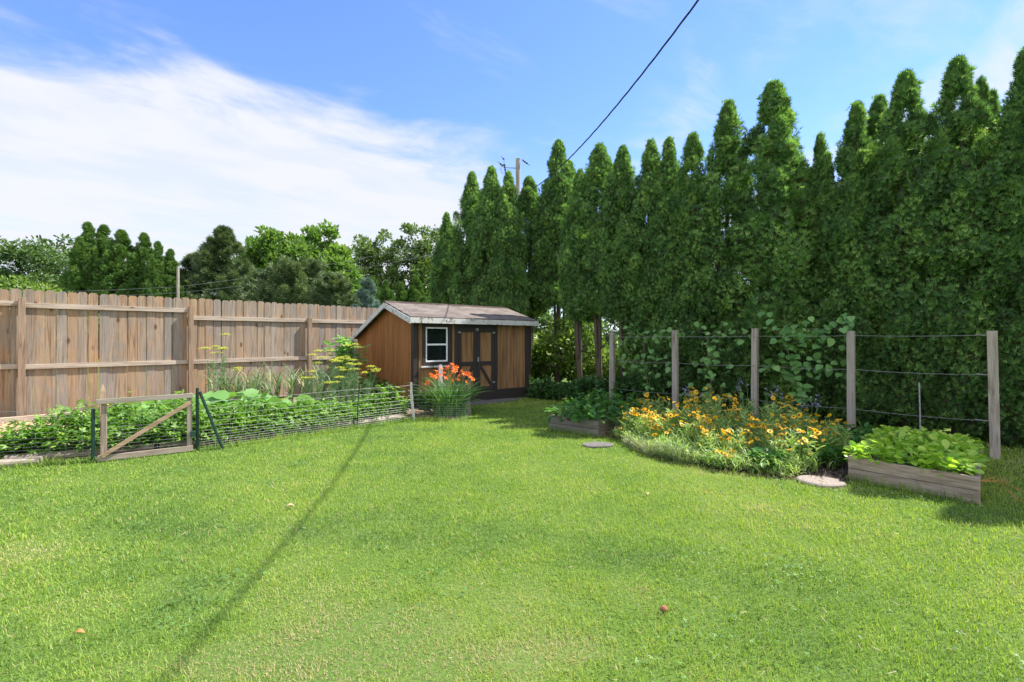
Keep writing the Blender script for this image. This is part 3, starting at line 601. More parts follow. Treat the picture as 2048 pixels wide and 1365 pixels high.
for k, (px, Y, py, sp, lab) in enumerate([(772, 24, 562, 1.0, 'olive arborvitae right of the blue spruce'), (803, 24.5, 566, .9, 'olive arborvitae above the shed gable'), (832, 25, 552, 1.3, 'yellow green arborvitae beside the hedge end'), (745, 30, 555, 1.6, 'dark arborvitae behind the blue spruce')]):
    H = H_(py, Y); root = empty('arborvitae', gp(px, Y), lab, 'tree', 'low arborvitae behind the shed', k)
    c_ = link('crown', far_arb, None, root); c_.scale = (sp*.75, sp*.75, H/6.1); t_ = link('trunk', ARBT[1], None, root); t_.scale = (1, 1, H/6)
# sunlit greenery beyond the hedge, glimpsed between the trunks
BW = ['behind the shed corner', 'past the first bare trunks right of the shed', 'between the middle bare trunks', 'left of the first trellis post', 'in the first trellis bay', 'in the second trellis bay', 'left of the third trellis post', 'in the third trellis bay',
      'behind the fullest vine', 'behind the fourth trellis post', 'in the right trellis bay', 'behind the fifth trellis post', 'at the right edge']
BUSHES = [(-5.2+1.15*i, 2.2+.6*math.sin(i*2.1), .85, 1.7+.5*math.sin(i*1.3)) for i in range(13)]
BL = ['sunny bush beyond the hedge, glimpsed '+w for w in BW]
for k, ((s, off, rx, hz), lab) in enumerate(zip(BUSHES, BL)):
    p = hedge(s, off); root = empty('garden_bush', p, lab, 'shrub', 'bushes beyond the hedge')
    crown_obj('crown', leafy(400+k, (0, 0, hz*.5), (rx, rx, hz*.5), 40, 90, .4, .13, tmean=.6), LEAF, M['brush'], root)
    limbs(40+k, hz*.7, .05, rx*.6, 6, .15).build('trunk', M['trunk'], root, smooth=True)
tag(link('distant_trees', cloud_mesh('distant_trees', LEAF[0], LEAF[1], *join_np(*[leafy(500+k, (x, y, h*.45), (6.5, 5, h*.5), 70, 80, 1.4, .6, tmean=.4) for k, (x, y, h) in enumerate(
    [(-100, 60, 9), (-90, 72, 9), (-78, 80, 8), (-68, 84, 8), (-56, 88, 8), (-44, 90, 8), (-32, 92, 9), (-20, 92, 8), (-8, 92, 8), (4, 90, 8), (16, 85, 8), (28, 78, 8), (38, 68, 8), (46, 58, 8), (54, 46, 8), (60, 34, 8), (62, 22, 8)])])), M['locust']),
    'far line of trees closing the view behind the yards', 'trees', kind='stuff')
# ------------------------------------------------------------------ wooden privacy fence
F1 = Vector((-8.46, 8.20, 0)); FU = Vector((.709, .705, 0)); FN = Vector((.705, -.709, 0))  # FN points into the yard
fence = empty('privacy_fence', F1, 'weathered cedar privacy fence with dog eared pickets behind the garden', 'fence')
def fp(s, n=0, z=0): return FU*s+FN*n+Vector((0, 0, z))
rp = random.Random(3); SPAN = 2.44
tops = {-1: 2.12, 0: 2.11, 1: 2.08, 2: 1.92, 3: 1.92, 4: 1.9}
rails_z = {-1: (2.0, .925), 0: (1.985, .92), 1: (1.845, .93), 2: (1.85, .93), 3: (1.85, .93)}
for sec in range(-2, 4):
    mb = MB(); s = sec*SPAN+.003; k = 0
    while s < (sec+1)*SPAN-.02:
        wd = .1385; gap = rp.choice((.0015, .002, .003, .005, .009)); top = 2.26+rp.uniform(-.014, .012); bot = .045+rp.uniform(-.02, .02)
        e = .035; h = wd/2; tilt = rp.uniform(-.004, .004)*.6; th = .016; y0 = rp.uniform(-.006, .004)
        prof = [(-h, bot), (h, bot), (h, top-e), (h-e*.8, top), (-h+e*.8, top), (-h, top-e)]
        a = fp(s+h); vs = [a+FU*(x+tilt*z*2)+FN*(y0+yy)+Vector((0, 0, z)) for yy in (0, th) for x, z in prof]
        mb.add(vs, [tuple(range(6)), tuple(range(11, 5, -1))]+[(i, 6+i, 6+(i+1) % 6, (i+1) % 6) for i in range(6)], min(1, max(0, rp.gauss(.52, .28))))
        s += wd+gap; k += 1
    mb.build('picket_panel', M['picket'], fence)
    for z in rails_z.get(sec, rails_z[0]):
        mb = MB(); mb.bar(fp(sec*SPAN-.03, .036, z), fp((sec+1)*SPAN-.035, .036, z+.012), .085, .038, tint=rp.random()); mb.build('rail', M['rail'], fence, bevel=.003)
for i in range(-1, 5):
    mb = MB(); z = tops[i]; c_ = fp(i*SPAN, .102, z/2-.05); mb.box(c_, (FU, FN, ZZ), (.0445, .0445, z/2+.05), rp.random()); mb.build('post', M['postw'], fence, bevel=.004)
# ------------------------------------------------------------------ shed
SH = empty('garden_shed', SHEDL, 'small brown saltbox shed with dark trim in the yard corner', 'shed')
def sl(x, y, z=0): return SX*x+SY*y+Vector((0, 0, z))       # local to the shed's empty
EZ, RZ, RY, BZ = 1.85, 2.17, 1.05, 1.43      # front eave, ridge height, ridge position, back eave (under the roof)
def roofz(y): return EZ+(RZ-EZ)*y/RY if y < RY else RZ+(BZ-RZ)*(y-RY)/(SDp-RY)
mb = MB(); B0 = .12; e = .012
prof = [(e, B0), (SDp-e, B0), (SDp-e, roofz(SDp-e)-.02), (RY, RZ-.02), (e, roofz(e)-.02)]
vs = [sl(x, y, z) for x in (e, SW-e) for y, z in prof]
mb.add(vs, [(0, 1, 2, 3, 4)[::1], (9, 8, 7, 6, 5)]+[(i, 5+i, 5+(i+1) % 5, (i+1) % 5) for i in range(5)])
mb.build('wall_core', M['trim'], SH)
DX0, DX1, DZ0, DZ1 = 1.04, 2.03, .13, 1.645      # doorway
WX0, WX1, WZ0, WZ1 = .18, .86, .85, 1.73        # window trim outer
def clipz(z, lo, hi): return max(lo, min(hi, z))
mb = MB(); x = .10; rs = random.Random(8)
while x < SW-.10:      # front siding boards
    x2 = min(x+.10, SW-.10); rects = [(B0+.13, EZ)]
    xm = (x+x2)/2
    for (a, b, c0, c1) in ((DX0, DX1, 0, DZ1), (WX0, WX1, WZ0, WZ1)):
        if a < xm < b: rects = [r for z0, z1 in rects for r in ((z0, min(z1, c0)), (max(z0, c1), z1)) if r[1]-r[0] > .01]
    tn = rs.random()
    for z0, z1 in rects: mb.box(sl(xm, 0, (z0+z1)/2), (SX, SY, ZZ), ((x2-x)/2-.002, e, (z1-z0)/2), tn)
    x = x2
wf = mb.build('wall', M['siding_front'], SH)
for xx in (0, SW):
    mb = MB(); y = .09
    while y < SDp-.01:     # gable siding boards, cut to the roof
        y2 = min(y+.10, SDp-.005); yy = [y+.002] + ([RY] if y < RY < y2 else []) + [y2-.002]
        lo = [sl(xx+s_*e, q, B0) for q in yy for s_ in (-1, 1)]; hi = [sl(xx+s_*e, q, roofz(q)-.015) for q in yy for s_ in (-1, 1)]
        for k in range(len(yy)-1):
            a = 2*k; q = [lo[a], lo[a+1], lo[a+3], lo[a+2], hi[a], hi[a+1], hi[a+3], hi[a+2]]
            mb.add(q, [(3, 2, 1, 0), (4, 5, 6, 7), (0, 1, 5, 4), (1, 2, 6, 5), (2, 3, 7, 6), (3, 0, 4, 7)], rs.random())
        y = y2
    o = mb.build('wall', M['siding_side'], SH); o['label'] = 'orange brown grooved side wall'
for (x0, x1, y0, y1, z1) in ((-.022, .07, -.022, -.004, EZ-.01), (-.022, -.006, -.004, .09, EZ-.0), (SW-.09, SW+.022, -.022, -.004, EZ-.01), (SW+.006, SW+.022, -.004, .09, EZ)):
    mb = MB(); mb.box(sl((x0+x1)/2, (y0+y1)/2, (z1+.12)/2), (SX, SY, ZZ), ((x1-x0)/2, (y1-y0)/2, (z1-.12)/2)); mb.build('corner_trim', M['trim'], SH, bevel=.002)
mb = MB(); mb.box(sl(SW/2, .02, .125), (SX, SY, ZZ), (SW/2+.03, .045, .125)); mb.box(sl(-.0, SDp/2, .06), (SX, SY, ZZ), (.03, SDp/2-.1, .06)); mb.build('base_skid', M['trim'], SH, bevel=.004)
# roof slabs with uv for the shingles
def slab(y0, z0, y1, z1, th=.035, name='roof'):
    me = bpy.data.meshes.new(name); x0, x1 = -.16, SW+.16
    vs = [sl(x0, y0, z0), sl(x1, y0, z0), sl(x1, y1, z1), sl(x0, y1, z1)]; vs += [v+Vector((0, 0, th)) for v in vs]
    fs = [(3, 2, 1, 0), (4, 5, 6, 7), (0, 1, 5, 4), (1, 2, 6, 5), (2, 3, 7, 6), (3, 0, 4, 7)]
    me.from_pydata([tuple(v) for v in vs], [], fs); me.update(); uv = me.uv_layers.new(name='uv'); L = math.hypot(y1-y0, z1-z0)
    co = [(0, 0), (x1-x0, 0), (x1-x0, L), (0, L)]*2
    for lp in me.loops: uv.data[lp.index].uv = co[lp.vertex_index]
    return link(name, me, M['roof'], SH)
OH = .17; sf = (RZ-EZ)/RY; sb = (BZ-RZ)/(SDp-RY)
slab(-OH, EZ-sf*OH+.02, RY, RZ+.02); slab(RY, RZ+.02, SDp+.12, BZ+sb*.12+.02)
mb = MB(); mb.prism([(-.11, -.045), (0, .006), (.11, -.045), (.11, -.037), (0, .018), (-.11, -.037)], sl(-.165, RY, RZ+.055), sl(SW+.165, RY, RZ+.055)); mb.build('ridge_cap', M['roof'], SH)
mb = MB(); zf = EZ-sf*OH; mb.box(sl(SW/2, -OH-.012, zf-.018), (SX, SY, ZZ), (SW/2+.18, .012, .055)); mb.build('fascia', M['fascia'], SH, bevel=.002)
mb = MB(); mb.box(sl(SW/2, -OH/2+.01, EZ-.022), (SX, SY, ZZ), (SW/2+.15, OH/2, .008)); mb.build('soffit', M['siding_front'], SH)
for xx in (-.172, SW+.172):
    for (y0, z0, y1, z1) in ((-OH-.02, EZ-sf*(OH+.02), RY, RZ), (RY, RZ, SDp+.13, BZ+sb*.13)):
        vs = []; mb = MB()
        for dx in (-.012, .012):
            vs += [sl(xx+dx, y0, z0-.085), sl(xx+dx, y1, z1-.085), sl(xx+dx, y1, z1+.03), sl(xx+dx, y0, z0+.03)]
        mb.add(vs, [(3, 2, 1, 0), (4, 5, 6, 7), (0, 1, 5, 4), (1, 2, 6, 5), (2, 3, 7, 6), (3, 0, 4, 7)]); mb.build('rake_board', M['fascia'], SH, bevel=.002)
def frame_on(mb, x0, x1, z0, z1, wd, yf, th, left=True, right=True, top=True, bot=True):
    if left: mb.box(sl(x0+wd/2, yf, (z0+z1)/2), (SX, SY, ZZ), (wd/2, th/2, (z1-z0)/2))
    if right: mb.box(sl(x1-wd/2, yf, (z0+z1)/2), (SX, SY, ZZ), (wd/2, th/2, (z1-z0)/2))
    a = x0+(wd if left else 0); b = x1-(wd if right else 0)
    if top: mb.box(sl((a+b)/2, yf, z1-wd/2), (SX, SY, ZZ), ((b-a)/2, th/2, wd/2))
    if bot: mb.box(sl((a+b)/2, yf, z0+wd/2), (SX, SY, ZZ), ((b-a)/2, th/2, wd/2))
# window: dark casing > white sash frame, panes, sill
mb = MB(); frame_on(mb, WX0, WX1, WZ0, WZ1, .075, -.012, .03); win = mb.build('window', M['trim'], SH, bevel=.002); win['label'] = 'window with dark casing and white sashes'
mb = MB(); frame_on(mb, WX0+.078, WX1-.078, WZ0+.078, WZ1-.078, .03, -.006, .026); zm = (WZ0+WZ1)/2
mb.box(sl((WX0+WX1)/2, -.008, zm), (SX, SY, ZZ), ((WX1-WX0)/2-.109, .012, .018)); mb.build('sash_frame', M['vinyl'], win, bevel=.002)
for z0, z1 in ((WZ0+.109, zm-.019), (zm+.019, WZ1-.109)):
    mb = MB(); mb.box(sl((WX0+WX1)/2, -.002, (z0+z1)/2), (SX, SY, ZZ), ((WX1-WX0)/2-.109, .004, (z1-z0)/2)); mb.build('pane', M['glass'], win)
mb = MB(); mb.box(sl((WX0+WX1)/2-.04, -.035, WZ0-.02), (SX, SY, ZZ), ((WX1-WX0)/2, .035, .017)); mb.build('sill', M['fascia'], win, bevel=.002)
# double door
mb = MB(); frame_on(mb, DX0-.085, DX1+.085, .13, DZ1+.085, .082, -.016, .03, bot=False); mb.build('door_frame', M['trim'], SH, bevel=.002)
DM = (DX0+DX1)/2
for side, (a, b) in (('l', (DX0+.004, DM-.004)), ('r', (DM+.004, DX1-.004))):
    mb = MB(); k = 4; wd = (b-a)/k
    for i in range(k): mb.box(sl(a+wd*(i+.5), -.002, (.25+DZ1)/2), (SX, SY, ZZ), (wd/2-.002, .010, (DZ1-.25)/2), rs.random())
    d_ = mb.build('door', M['siding_front'], SH)
    mb = MB(); frame_on(mb, a, b, .25, DZ1, .085, -.021, .022); mb.box(sl((a+b)/2, -.021, .86), (SX, SY, ZZ), ((b-a)/2-.087, .011, .045)); mb.build('door_rail', M['trim'], d_, bevel=.002)
    mb = MB(); xa, xb = (a+.10, b-.09) if side == 'r' else (b-.10, a+.09); mb.bar(sl(xa, -.019, .80), sl(xb, -.019, .35), .07, .02, up=SX); mb.build('brace', M['trim'], d_)
    for z in (.42, 1.55):
        mb = MB(); mb.box(sl(a+.03 if side == 'l' else b-.03, -.036, z), (SX, SY, ZZ), (.035, .003, .018)); mb.build('hinge', M['steel'], d_)
mb = MB(); mb.box(sl(DM, -.038, DZ1-.02), (SX, SY, ZZ), (.035, .006, .02)); mb.tube([sl(DM-.02, -.045, DZ1-.03), sl(DM-.02, -.05, DZ1-.07), sl(DM+.02, -.05, DZ1-.07), sl(DM+.02, -.045, DZ1-.03)], .005, 6); mb.build('latch', M['steel'], SH)
mb = MB(); mb.box(sl(DM+.03, -.036, .95), (SX, SY, ZZ), (.022, .006, .05)); mb.build('door_handle', M['steel'], SH)
# slab in front of the doors, stones
mb = MB(); pts = blob(0, 0, .85, .2, 0, 24, 5, .06); n = len(pts)
mb.add([(x, y, z) for z in (.0, .035) for x, y in pts], [tuple(range(n, 2*n))]+[(i, (i+1) % n, n+(i+1) % n, n+i) for i in range(n)])
o = mb.build('stone_slab', M['slate'], bevel=.006); o.location = shed(1.75, -.28); o.rotation_euler = (0, 0, math.atan2(SX.y, SX.x)); tag(o, 'grey flat slab on the ground before the shed doors', 'slab')
for (c_, a, b), nm, lab, mm, rz, sd_ in ((STONES[0], 'stepping_stone', 'round tan stepping stone at the mulch edge by the planter', M['concrete'], -.3, 7), (STONES[1], 'stepping_stone', 'flat grey stepping stone below the grey planter', M['slate'], .2, 9)):
    mb = MB(); pts = blob(0, 0, a, b, 0, 26, sd_, .07); n = len(pts)
    mb.add([(x, y, 0) for x, y in pts]+[(x, y, .022) for x, y in pts]+[(x*.93, y*.93, .032) for x, y in pts], [tuple(range(2*n, 3*n))]+[(k*n+i, k*n+(i+1) % n, (k+1)*n+(i+1) % n, (k+1)*n+i) for k in range(2) for i in range(n)])
    o = mb.build(nm, mm); o.location = (*c_, 0); o.rotation_euler = (0, 0, rz); tag(o, lab, 'stepping stone', 'stepping stones')
# ------------------------------------------------------------------ trellis
PS = [(1.99, 9.45, 1.53, 0), (2.90, 8.42, 1.56, .3), (3.88, 7.60, 1.572, .5), (4.73, 6.62, 1.515, .2), (5.70, 5.60, 1.50, 1)]
TR = empty('trellis', (PS[0][0], PS[0][1], 0), 'grape trellis of five grey posts joined by three wires', 'trellis')
o0 = Vector((PS[0][0], PS[0][1], 0))
for i, (x, y, h, tn) in enumerate(PS):
    p = Vector((x, y, 0))-o0; lean = (-.025 if i == 4 else random.Random(i).uniform(-.008, .008))
    mb = MB(); d = Vector((lean, 0, 1)).normalized(); rz = YR+random.Random(i+9).uniform(-.12, .12); ax = Vector((math.cos(rz), math.sin(rz), 0))
    mb.box(p+Vector((0, 0, h/2-.1))+Vector((lean*h/2, 0, 0)), (ax, d.cross(ax), d), (.0445, .0445, h/2+.1), tn); mb.build('post', M['greypost'], TR, bevel=.004)
def sagpts(a, b, sag, n=9): return [a.lerp(b, i/n)+Vector((0, 0, -sag*4*(i/n)*(1-i/n))) for i in range(n+1)]
for z, sg in ((1.452, .012), (.985, .02), (.44, .02)):
    pts = []
    for i in range(4):
        a = Vector((PS[i][0], PS[i][1], z))-o0; b = Vector((PS[i+1][0], PS[i+1][1], z))-o0; pts += sagpts(a-U*.047, b-U*.047, sg)[:-1 if i < 3 else None]
    mb = MB(); mb.tube(pts, .0028, 5)
    e_ = pts[-1]; mb.tube([e_+Vector((-.12, .12, .003)), e_+Vector((-.06, .06, -.006)), e_+Vector((0, 0, 0))], .006, 5)
    mb.build('wire', M['wire'], TR)
mb = MB(); q = Vector((5.05, 5.95, 0)); q = Vector(((1840-1024)/950*5.95, 5.95, 0)); mb.tube([q, q+Vector((.0, 0, .45)), q+Vector((-.012, 0, .86))], .009, 7)
tag(mb.build('metal_rod', M['steel']), 'thin grey rod standing behind the planter leaves', 'rod')
# grape vines on the wires
def vine(name, path, seed, label, n_per=26, spread=.10, size=.105, side=()):
    g = rnd(seed); root = empty(name, path[0], label, 'vine', 'grape vines on the trellis'); b = Vector(path[0]); mb = MB(); allp = []
    def run(pts, r0, r1, dens):
        pts = [Vector(p)-b for p in pts]; k = len(pts); mb.tube(pts, [r0+(r1-r0)*i/(k-1) for i in range(k)], 6)
        for i in range(k-1):
            m_ = max(1, int((pts[i+1]-pts[i]).length*dens)); tt = g.random(m_); a0 = np.array(pts[i]); a1 = np.array(pts[i+1])
            allp.append(a0+(a1-a0)*tt[:, None]+g.normal(size=(m_, 3))*[spread*.6, spread*.6, spread])
    run(path, .012, .006, n_per)
    for q in side: run(q, .005, .003, n_per*1.6)
    P = np.concatenate(allp); m_ = len(P); D = norm(np.stack([-.5+g.normal(0, .6, m_), -.5+g.normal(0, .6, m_), -.55+g.normal(0, .4, m_)], 1)); N = norm(np.array([-.5, -.6, .75])+g.normal(size=(m_, 3))*.45)
    mb.build('stem', M['twig'], root, smooth=True)
    link('leaves', cloud_mesh('leaves', WIDE[0], WIDE[1], P, D, N, g.uniform(.55, 1.15, m_)*size, (g.normal(.45, .2, m_)).clip(0, 1)), M['vine'], root)
def tp(s, z, o=0): return tuple(yard(s, o, z))
vine('grape_vine', [tp(.75, .0, .1), tp(.80, .45), tp(.72, .9), tp(.70, 1.35), tp(.75, 1.47)], 61, 'grape vine climbing between the first and second trellis posts', 17,
     side=[[tp(.72, .97), tp(.4, .99), tp(.08, 1.0)], [tp(.7, .97), tp(1.0, .98), tp(1.35, 1.02)], [tp(.75, 1.46), tp(.35, 1.5), tp(.1, 1.48)], [tp(.75, 1.46), tp(1.1, 1.5), tp(1.5, 1.52)]])
vine('grape_vine', [tp(1.95, .0, .08), tp(1.98, .5), tp(1.92, 1.0), tp(1.9, 1.48)], 62, 'slender grape vine between the second and third trellis posts', 18,
     side=[[tp(1.9, .97), tp(1.6, 1.0)], [tp(1.92, .97), tp(2.3, .99)], [tp(1.9, 1.48), tp(2.3, 1.51), tp(2.6, 1.47)], [tp(1.9, 1.5), tp(1.7, 1.53)], [tp(1.95, .45), tp(1.5, .5), tp(1.2, .48)], [tp(1.95, .45), tp(2.3, .48), tp(2.55, .42)]])
vine('grape_vine', [tp(3.30, .0, .08), tp(3.32, .5), tp(3.2, 1.0), tp(3.05, 1.47)], 63, 'fullest grape vine, left of the fourth trellis post', 28, size=.12, spread=.09,
     side=[[tp(3.1, .98), tp(2.85, .97), tp(2.72, .93)], [tp(3.15, .98), tp(3.5, 1.0), tp(3.78, .96)], [tp(3.05, 1.46), tp(3.35, 1.56), tp(3.75, 1.54), tp(3.95, 1.66)], [tp(3.05, 1.46), tp(2.9, 1.55), tp(2.8, 1.6)], [tp(3.1, 1.3), tp(3.35, 1.42), tp(3.6, 1.44)], [tp(3.2, .75), tp(3.35, .6), tp(3.3, .4)]])
# ------------------------------------------------------------------ low plant builders
def patch(g, n, poly, zr):
    xs = np.array([p[0] for p in poly]); ys = np.array([p[1] for p in poly]); X = []; Y = []; c = 0
    while c < n:
        x = g.uniform(xs.min(), xs.max(), n); y = g.uniform(ys.min(), ys.max(), n); k = inpoly(x, y, poly); X.append(x[k]); Y.append(y[k]); c += k.sum()
        if k.sum() == 0: break
    return np.concatenate(X)[:n], np.concatenate(Y)[:n]
def cover(seed, poly, n, hfun, size, tmpl, flat=.9, lump=.25, tm=.45, edge_out=None):
    """leaves over a rolling cushion; hfun(x, y) = cushion height"""
    g = rnd(seed); x, y = patch(g, n, poly, 0); h = hfun(x, y)*g.choice([1, 1, 1, 1.25], len(x))*(1+lump*np.sin(x*7+np.sin(y*5)*2)*np.sin(y*6+1)+g.normal(0, .08, len(x)))
    u = g.random(len(x))**.45; z = h*u; P = np.stack([x, y, z.clip(.02)], 1); az = g.uniform(0, 6.28, len(x))
    D = norm(np.stack([np.cos(az), np.sin(az), g.normal(.15, .4, len(x))], 1)); N = norm(UP*flat+g.normal(size=(len(x), 3))*.42)
    T = (tm+.35*(u-.7)+g.normal(0, .18, len(x))).clip(0, 1)
    return P, D, N, g.uniform(.6, 1.25, len(x))*size, T
def poly_h(poly, hmax, fall=.18):
    e = [(np.array(poly[i][:2]), np.array(poly[(i+1) % len(poly)][:2])) for i in range(len(poly))]
    def f(x, y):
        d = np.full(len(x), 9.)
        for a, b in e:
            ab = b-a; tt = (((x-a[0])*ab[0]+(y-a[1])*ab[1])/(ab@ab)).clip(0, 1); d = np.minimum(d, np.hypot(x-a[0]-ab[0]*tt, y-a[1]-ab[1]*tt))
        return hmax*(.35+.65*np.clip(d/fall, 0, 1)**.5)
    return f
# ------------------------------------------------------------------ raised beds
def planter(C4, hz, label, mats, seed, soilz):
    c0 = C4[0]; root = empty('raised_bed', c0, label, 'raised bed', 'timber raised beds'); q = [p-c0 for p in C4]; rr = random.Random(seed)
    for i in range(4):
        a, b = q[i], q[(i+1) % 4]; d = (b-a).normalized(); nrm = Vector((d.y, -d.x, 0))
        for k in range(2):
            z = hz*(.25+.5*k); ex = .019 if i % 2 == 0 else -.019; off = nrm*(.002*k)
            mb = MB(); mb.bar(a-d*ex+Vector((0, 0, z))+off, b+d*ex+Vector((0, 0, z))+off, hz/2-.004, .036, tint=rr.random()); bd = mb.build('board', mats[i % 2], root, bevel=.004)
            if i == 0:
                for e_ in (a+d*.03, b-d*.03):
                    for dz_ in (-.03, .03):
                        mb = MB(); p = e_+nrm*(.021+.002*k)+Vector((0, 0, z+dz_)); mb.tube([p, p+nrm*.003], .006, 8); mb.build('screw', M['steel'], bd)
    mb = MB(); mb.add([p+Vector((0, 0, soilz)) for p in q], [(0, 1, 2, 3)]); mb.build('soil', M['soil'], root)
    return root
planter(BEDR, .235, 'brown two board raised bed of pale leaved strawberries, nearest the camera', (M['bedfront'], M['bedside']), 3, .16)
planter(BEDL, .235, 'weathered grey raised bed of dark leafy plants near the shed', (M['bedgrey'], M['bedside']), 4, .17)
# corner bracket of the right bed
def plant_set(sets_fn, name, base_h, pts, labels, cat, group, m, tmpl, stems=True):
    pass
def rosette(seed, n, h, rad, size, tm=.5):
    """a clump of leaves on stalks: long stalks from the base, leaves on top"""
    g = rnd(seed); az = g.uniform(0, 6.28, n); r = rad*np.sqrt(g.random(n)); z = h*(1-.45*(r/rad)**2)*g.uniform(.55, 1.08, n)
    P = np.stack([r*np.cos(az), r*np.sin(az), z], 1); D = norm(np.stack([np.cos(az), np.sin(az), g.normal(.05, .35, n)], 1)+g.normal(size=(n, 3))*.35); N = norm(UP*1.0+g.normal(size=(n, 3))*.38)
    T = (tm+g.normal(0, .2, n)+.3*(z/h-.7)).clip(0, 1); return P, D, N, g.uniform(.65, 1.2, n)*size, T
def clump(name, loc, label, cat, group, seed, n, h, rad, size, tmpl, m, tm=.5, ns=14, stem=.0025):
    root = empty(name, loc, label, cat, group); S = rosette(seed, n, h, rad, size, tm); crown_obj('leaves', S, tmpl, m, root); mb = MB()
    for p in S[0][:ns*2]: mb.tube([(p[0]*.15, p[1]*.15, 0), (p[0]*.6, p[1]*.6, p[2]*.65), tuple(p)], stem, 5)
    mb.build('stem', M['stem'], root); return root
rq = random.Random(21); k = 0
wordsR = ['front left', 'front middle', 'front right', 'middle left', 'middle', 'middle right', 'rear left', 'rear middle', 'rear right']
for j in range(5):
    for i in range(3):
        s = 4.52+.26*i+rq.uniform(-.04, .04); w_ = 2.22-.33*j+rq.uniform(-.04, .04); row = ('nearest', 'second', 'third', 'fourth', 'rearmost')[j]; pos = ('left', 'middle', 'right')[i]
        clump('strawberry_plant', yard(s, w_, .14), f'{pos} strawberry clump of the {row} row in the brown raised bed', 'plant', 'strawberry plants in the brown raised bed', 700+k, 125, .21, .20, .086, OVAL, M['hosta'], .6, 10); k += 1
for j in range(3):
    for i in range(3):
        s = .66+.28*i+rq.uniform(-.04, .04); w_ = 2.3-.36*j; row = ('nearest', 'middle', 'rear')[j]; pos = ('left', 'middle', 'right')[i]
        clump('pepper_plant', yard(s, w_, .15), f'{pos} leafy plant of the {row} row in the grey raised bed', 'plant', 'leafy plants in the grey raised bed', 740+k, 70, .24+.09*j, .24, .12, LEAF, M['bean'], .5, 10); k += 1
# tomato-like plant spilling from the grey bed
clump('trailing_plant', yard(1.5, 1.9, 0), 'leafy plant spilling beside the right side of the grey raised bed', 'plant', None, 790, 130, .34, .3, .12, LEAF, M['bean'], .4, 12)
mb = MB(); e_ = yard(5.24, 2.44, .2)
for k_, (dx, dy, dz_) in enumerate(((.42, .02, -.10), (.52, .25, -.08), (.30, -.1, -.17))):
    mb.tube([e_, e_+Vector((dx*.4, dy*.4, .0)), e_+Vector((dx*.8, dy*.8, dz_*.8)), e_+Vector((dx, dy, dz_))], .002, 5)
tag(mb.build('strawberry_runner', M['oran']), 'thin reddish runners trailing off the brown raised bed corner', 'runner')
# ------------------------------------------------------------------ flower bed
def disk_flower(npet, r, mats, pw=.42, cup=.12, eye=.36):
    mb = MB()
    for i in range(npet):
        a = 2*math.pi*i/npet; d = Vector((math.cos(a), math.sin(a), 0)); s_ = Vector((-d.y, d.x, 0)); w_ = r*pw
        mb.add([d*r*.2-s_*w_*.3, d*r*.2+s_*w_*.3, d*r*.8+s_*w_*.6+ZZ*r*cup, d*r+ZZ*r*cup*.6, d*r*.8-s_*w_*.6+ZZ*r*cup], [(0, 4, 3, 2, 1)], .3+.5*((i*37) % 10)/10, 0)
    n = 8; rings = [(eye*r, .01*r), (eye*r*.85, .16*r), (eye*r*.4, .24*r)]
    vs = [(q*math.cos(6.283*j/n), q*math.sin(6.283*j/n), z) for q, z in rings for j in range(n)]
    mb.add(vs, [(a*n+j, a*n+(j+1) % n, (a+1)*n+(j+1) % n, (a+1)*n+j) for a in range(2) for j in range(n)]+[tuple(2*n+j for j in range(n))], .5, 1)
    o = mb.build('blossom', None, None, mats=mats); me = o.data; bpy.data.objects.remove(o); return me
BLOS = [disk_flower(8, .030, [M['petal'], M['eye']]), disk_flower(9, .034, [M['petal'], M['eye']], cup=-.15), disk_flower(7, .026, [M['petal'], M['eye']], cup=.5)]
def stems_foliage(seed, n, h, rad, lw=.008, ll=.11, tm=.5):
    """upright leafy stems: narrow leaves along stems"""
    g = rnd(seed); ns = 26; az = g.uniform(0, 6.28, ns); r = rad*np.sqrt(g.random(ns)); B = np.stack([r*np.cos(az), r*np.sin(az), np.zeros(ns)], 1)
    top = B*1.25+np.stack([g.normal(0, .04, ns), g.normal(0, .04, ns), h*g.uniform(.6, 1.0, ns)], 1); ci = g.integers(0, ns, n); u = g.random(n)**.8
    P = B[ci]+(top-B)[ci]*u[:, None]; a2 = g.uniform(0, 6.28, n); D = norm(np.stack([np.cos(a2), np.sin(a2), g.normal(.75, .4, n)], 1)); N = norm(UP*.5+g.normal(size=(n, 3))*.5)
    T = (tm+g.normal(0, .2, n)+.25*(u-.5)).clip(0, 1); return (P, D, N, np.stack([g.uniform(.6, 1.2, n)*ll, g.uniform(.7, 1.3, n)*lw*2, g.uniform(.6, 1.2, n)*ll], 1), T), B, top
def flower_clump(s, w_, h, rad, nfl, seed, label):
    loc = yard(s, w_, .0); root = empty('coreopsis', loc, label, 'flower clump', 'yellow coreopsis clumps in the flower bed'); sets, B, top = stems_foliage(seed, 620, h*.92, rad, .0065, .10, .55)
    crown_obj('foliage', sets, ARCH, M['meadow'], root); g = random.Random(seed); mb = MB()
    for i in range(nfl):
        if i % 4 == 0: a = g.uniform(0, 6.28); r_ = rad*1.2*math.sqrt(g.random()); cx, cy = r_*math.cos(a), r_*math.sin(a)
        x = cx+g.gauss(0, .045); y = cy+g.gauss(0, .045); z = h*g.uniform(.62, 1.08)
        if i % 6 == 5: z *= .6
        mb.tube([(x*.5, y*.5, .02), (x*.85, y*.85, z*.6), (x, y, z-.004)], .0018, 4)
        b_ = bpy.data.objects.new('blossom', BLOS[g.randrange(3)]); COL.objects.link(b_); b_.parent = root; b_.location = (x, y, z); b_.rotation_euler = (g.gauss(.35, .4), g.gauss(-.1, .35), g.uniform(0, 6)); k_ = g.uniform(.75, 1.25); b_.scale = (k_, k_, k_)
    mb.build('stem', M['stem'], root)
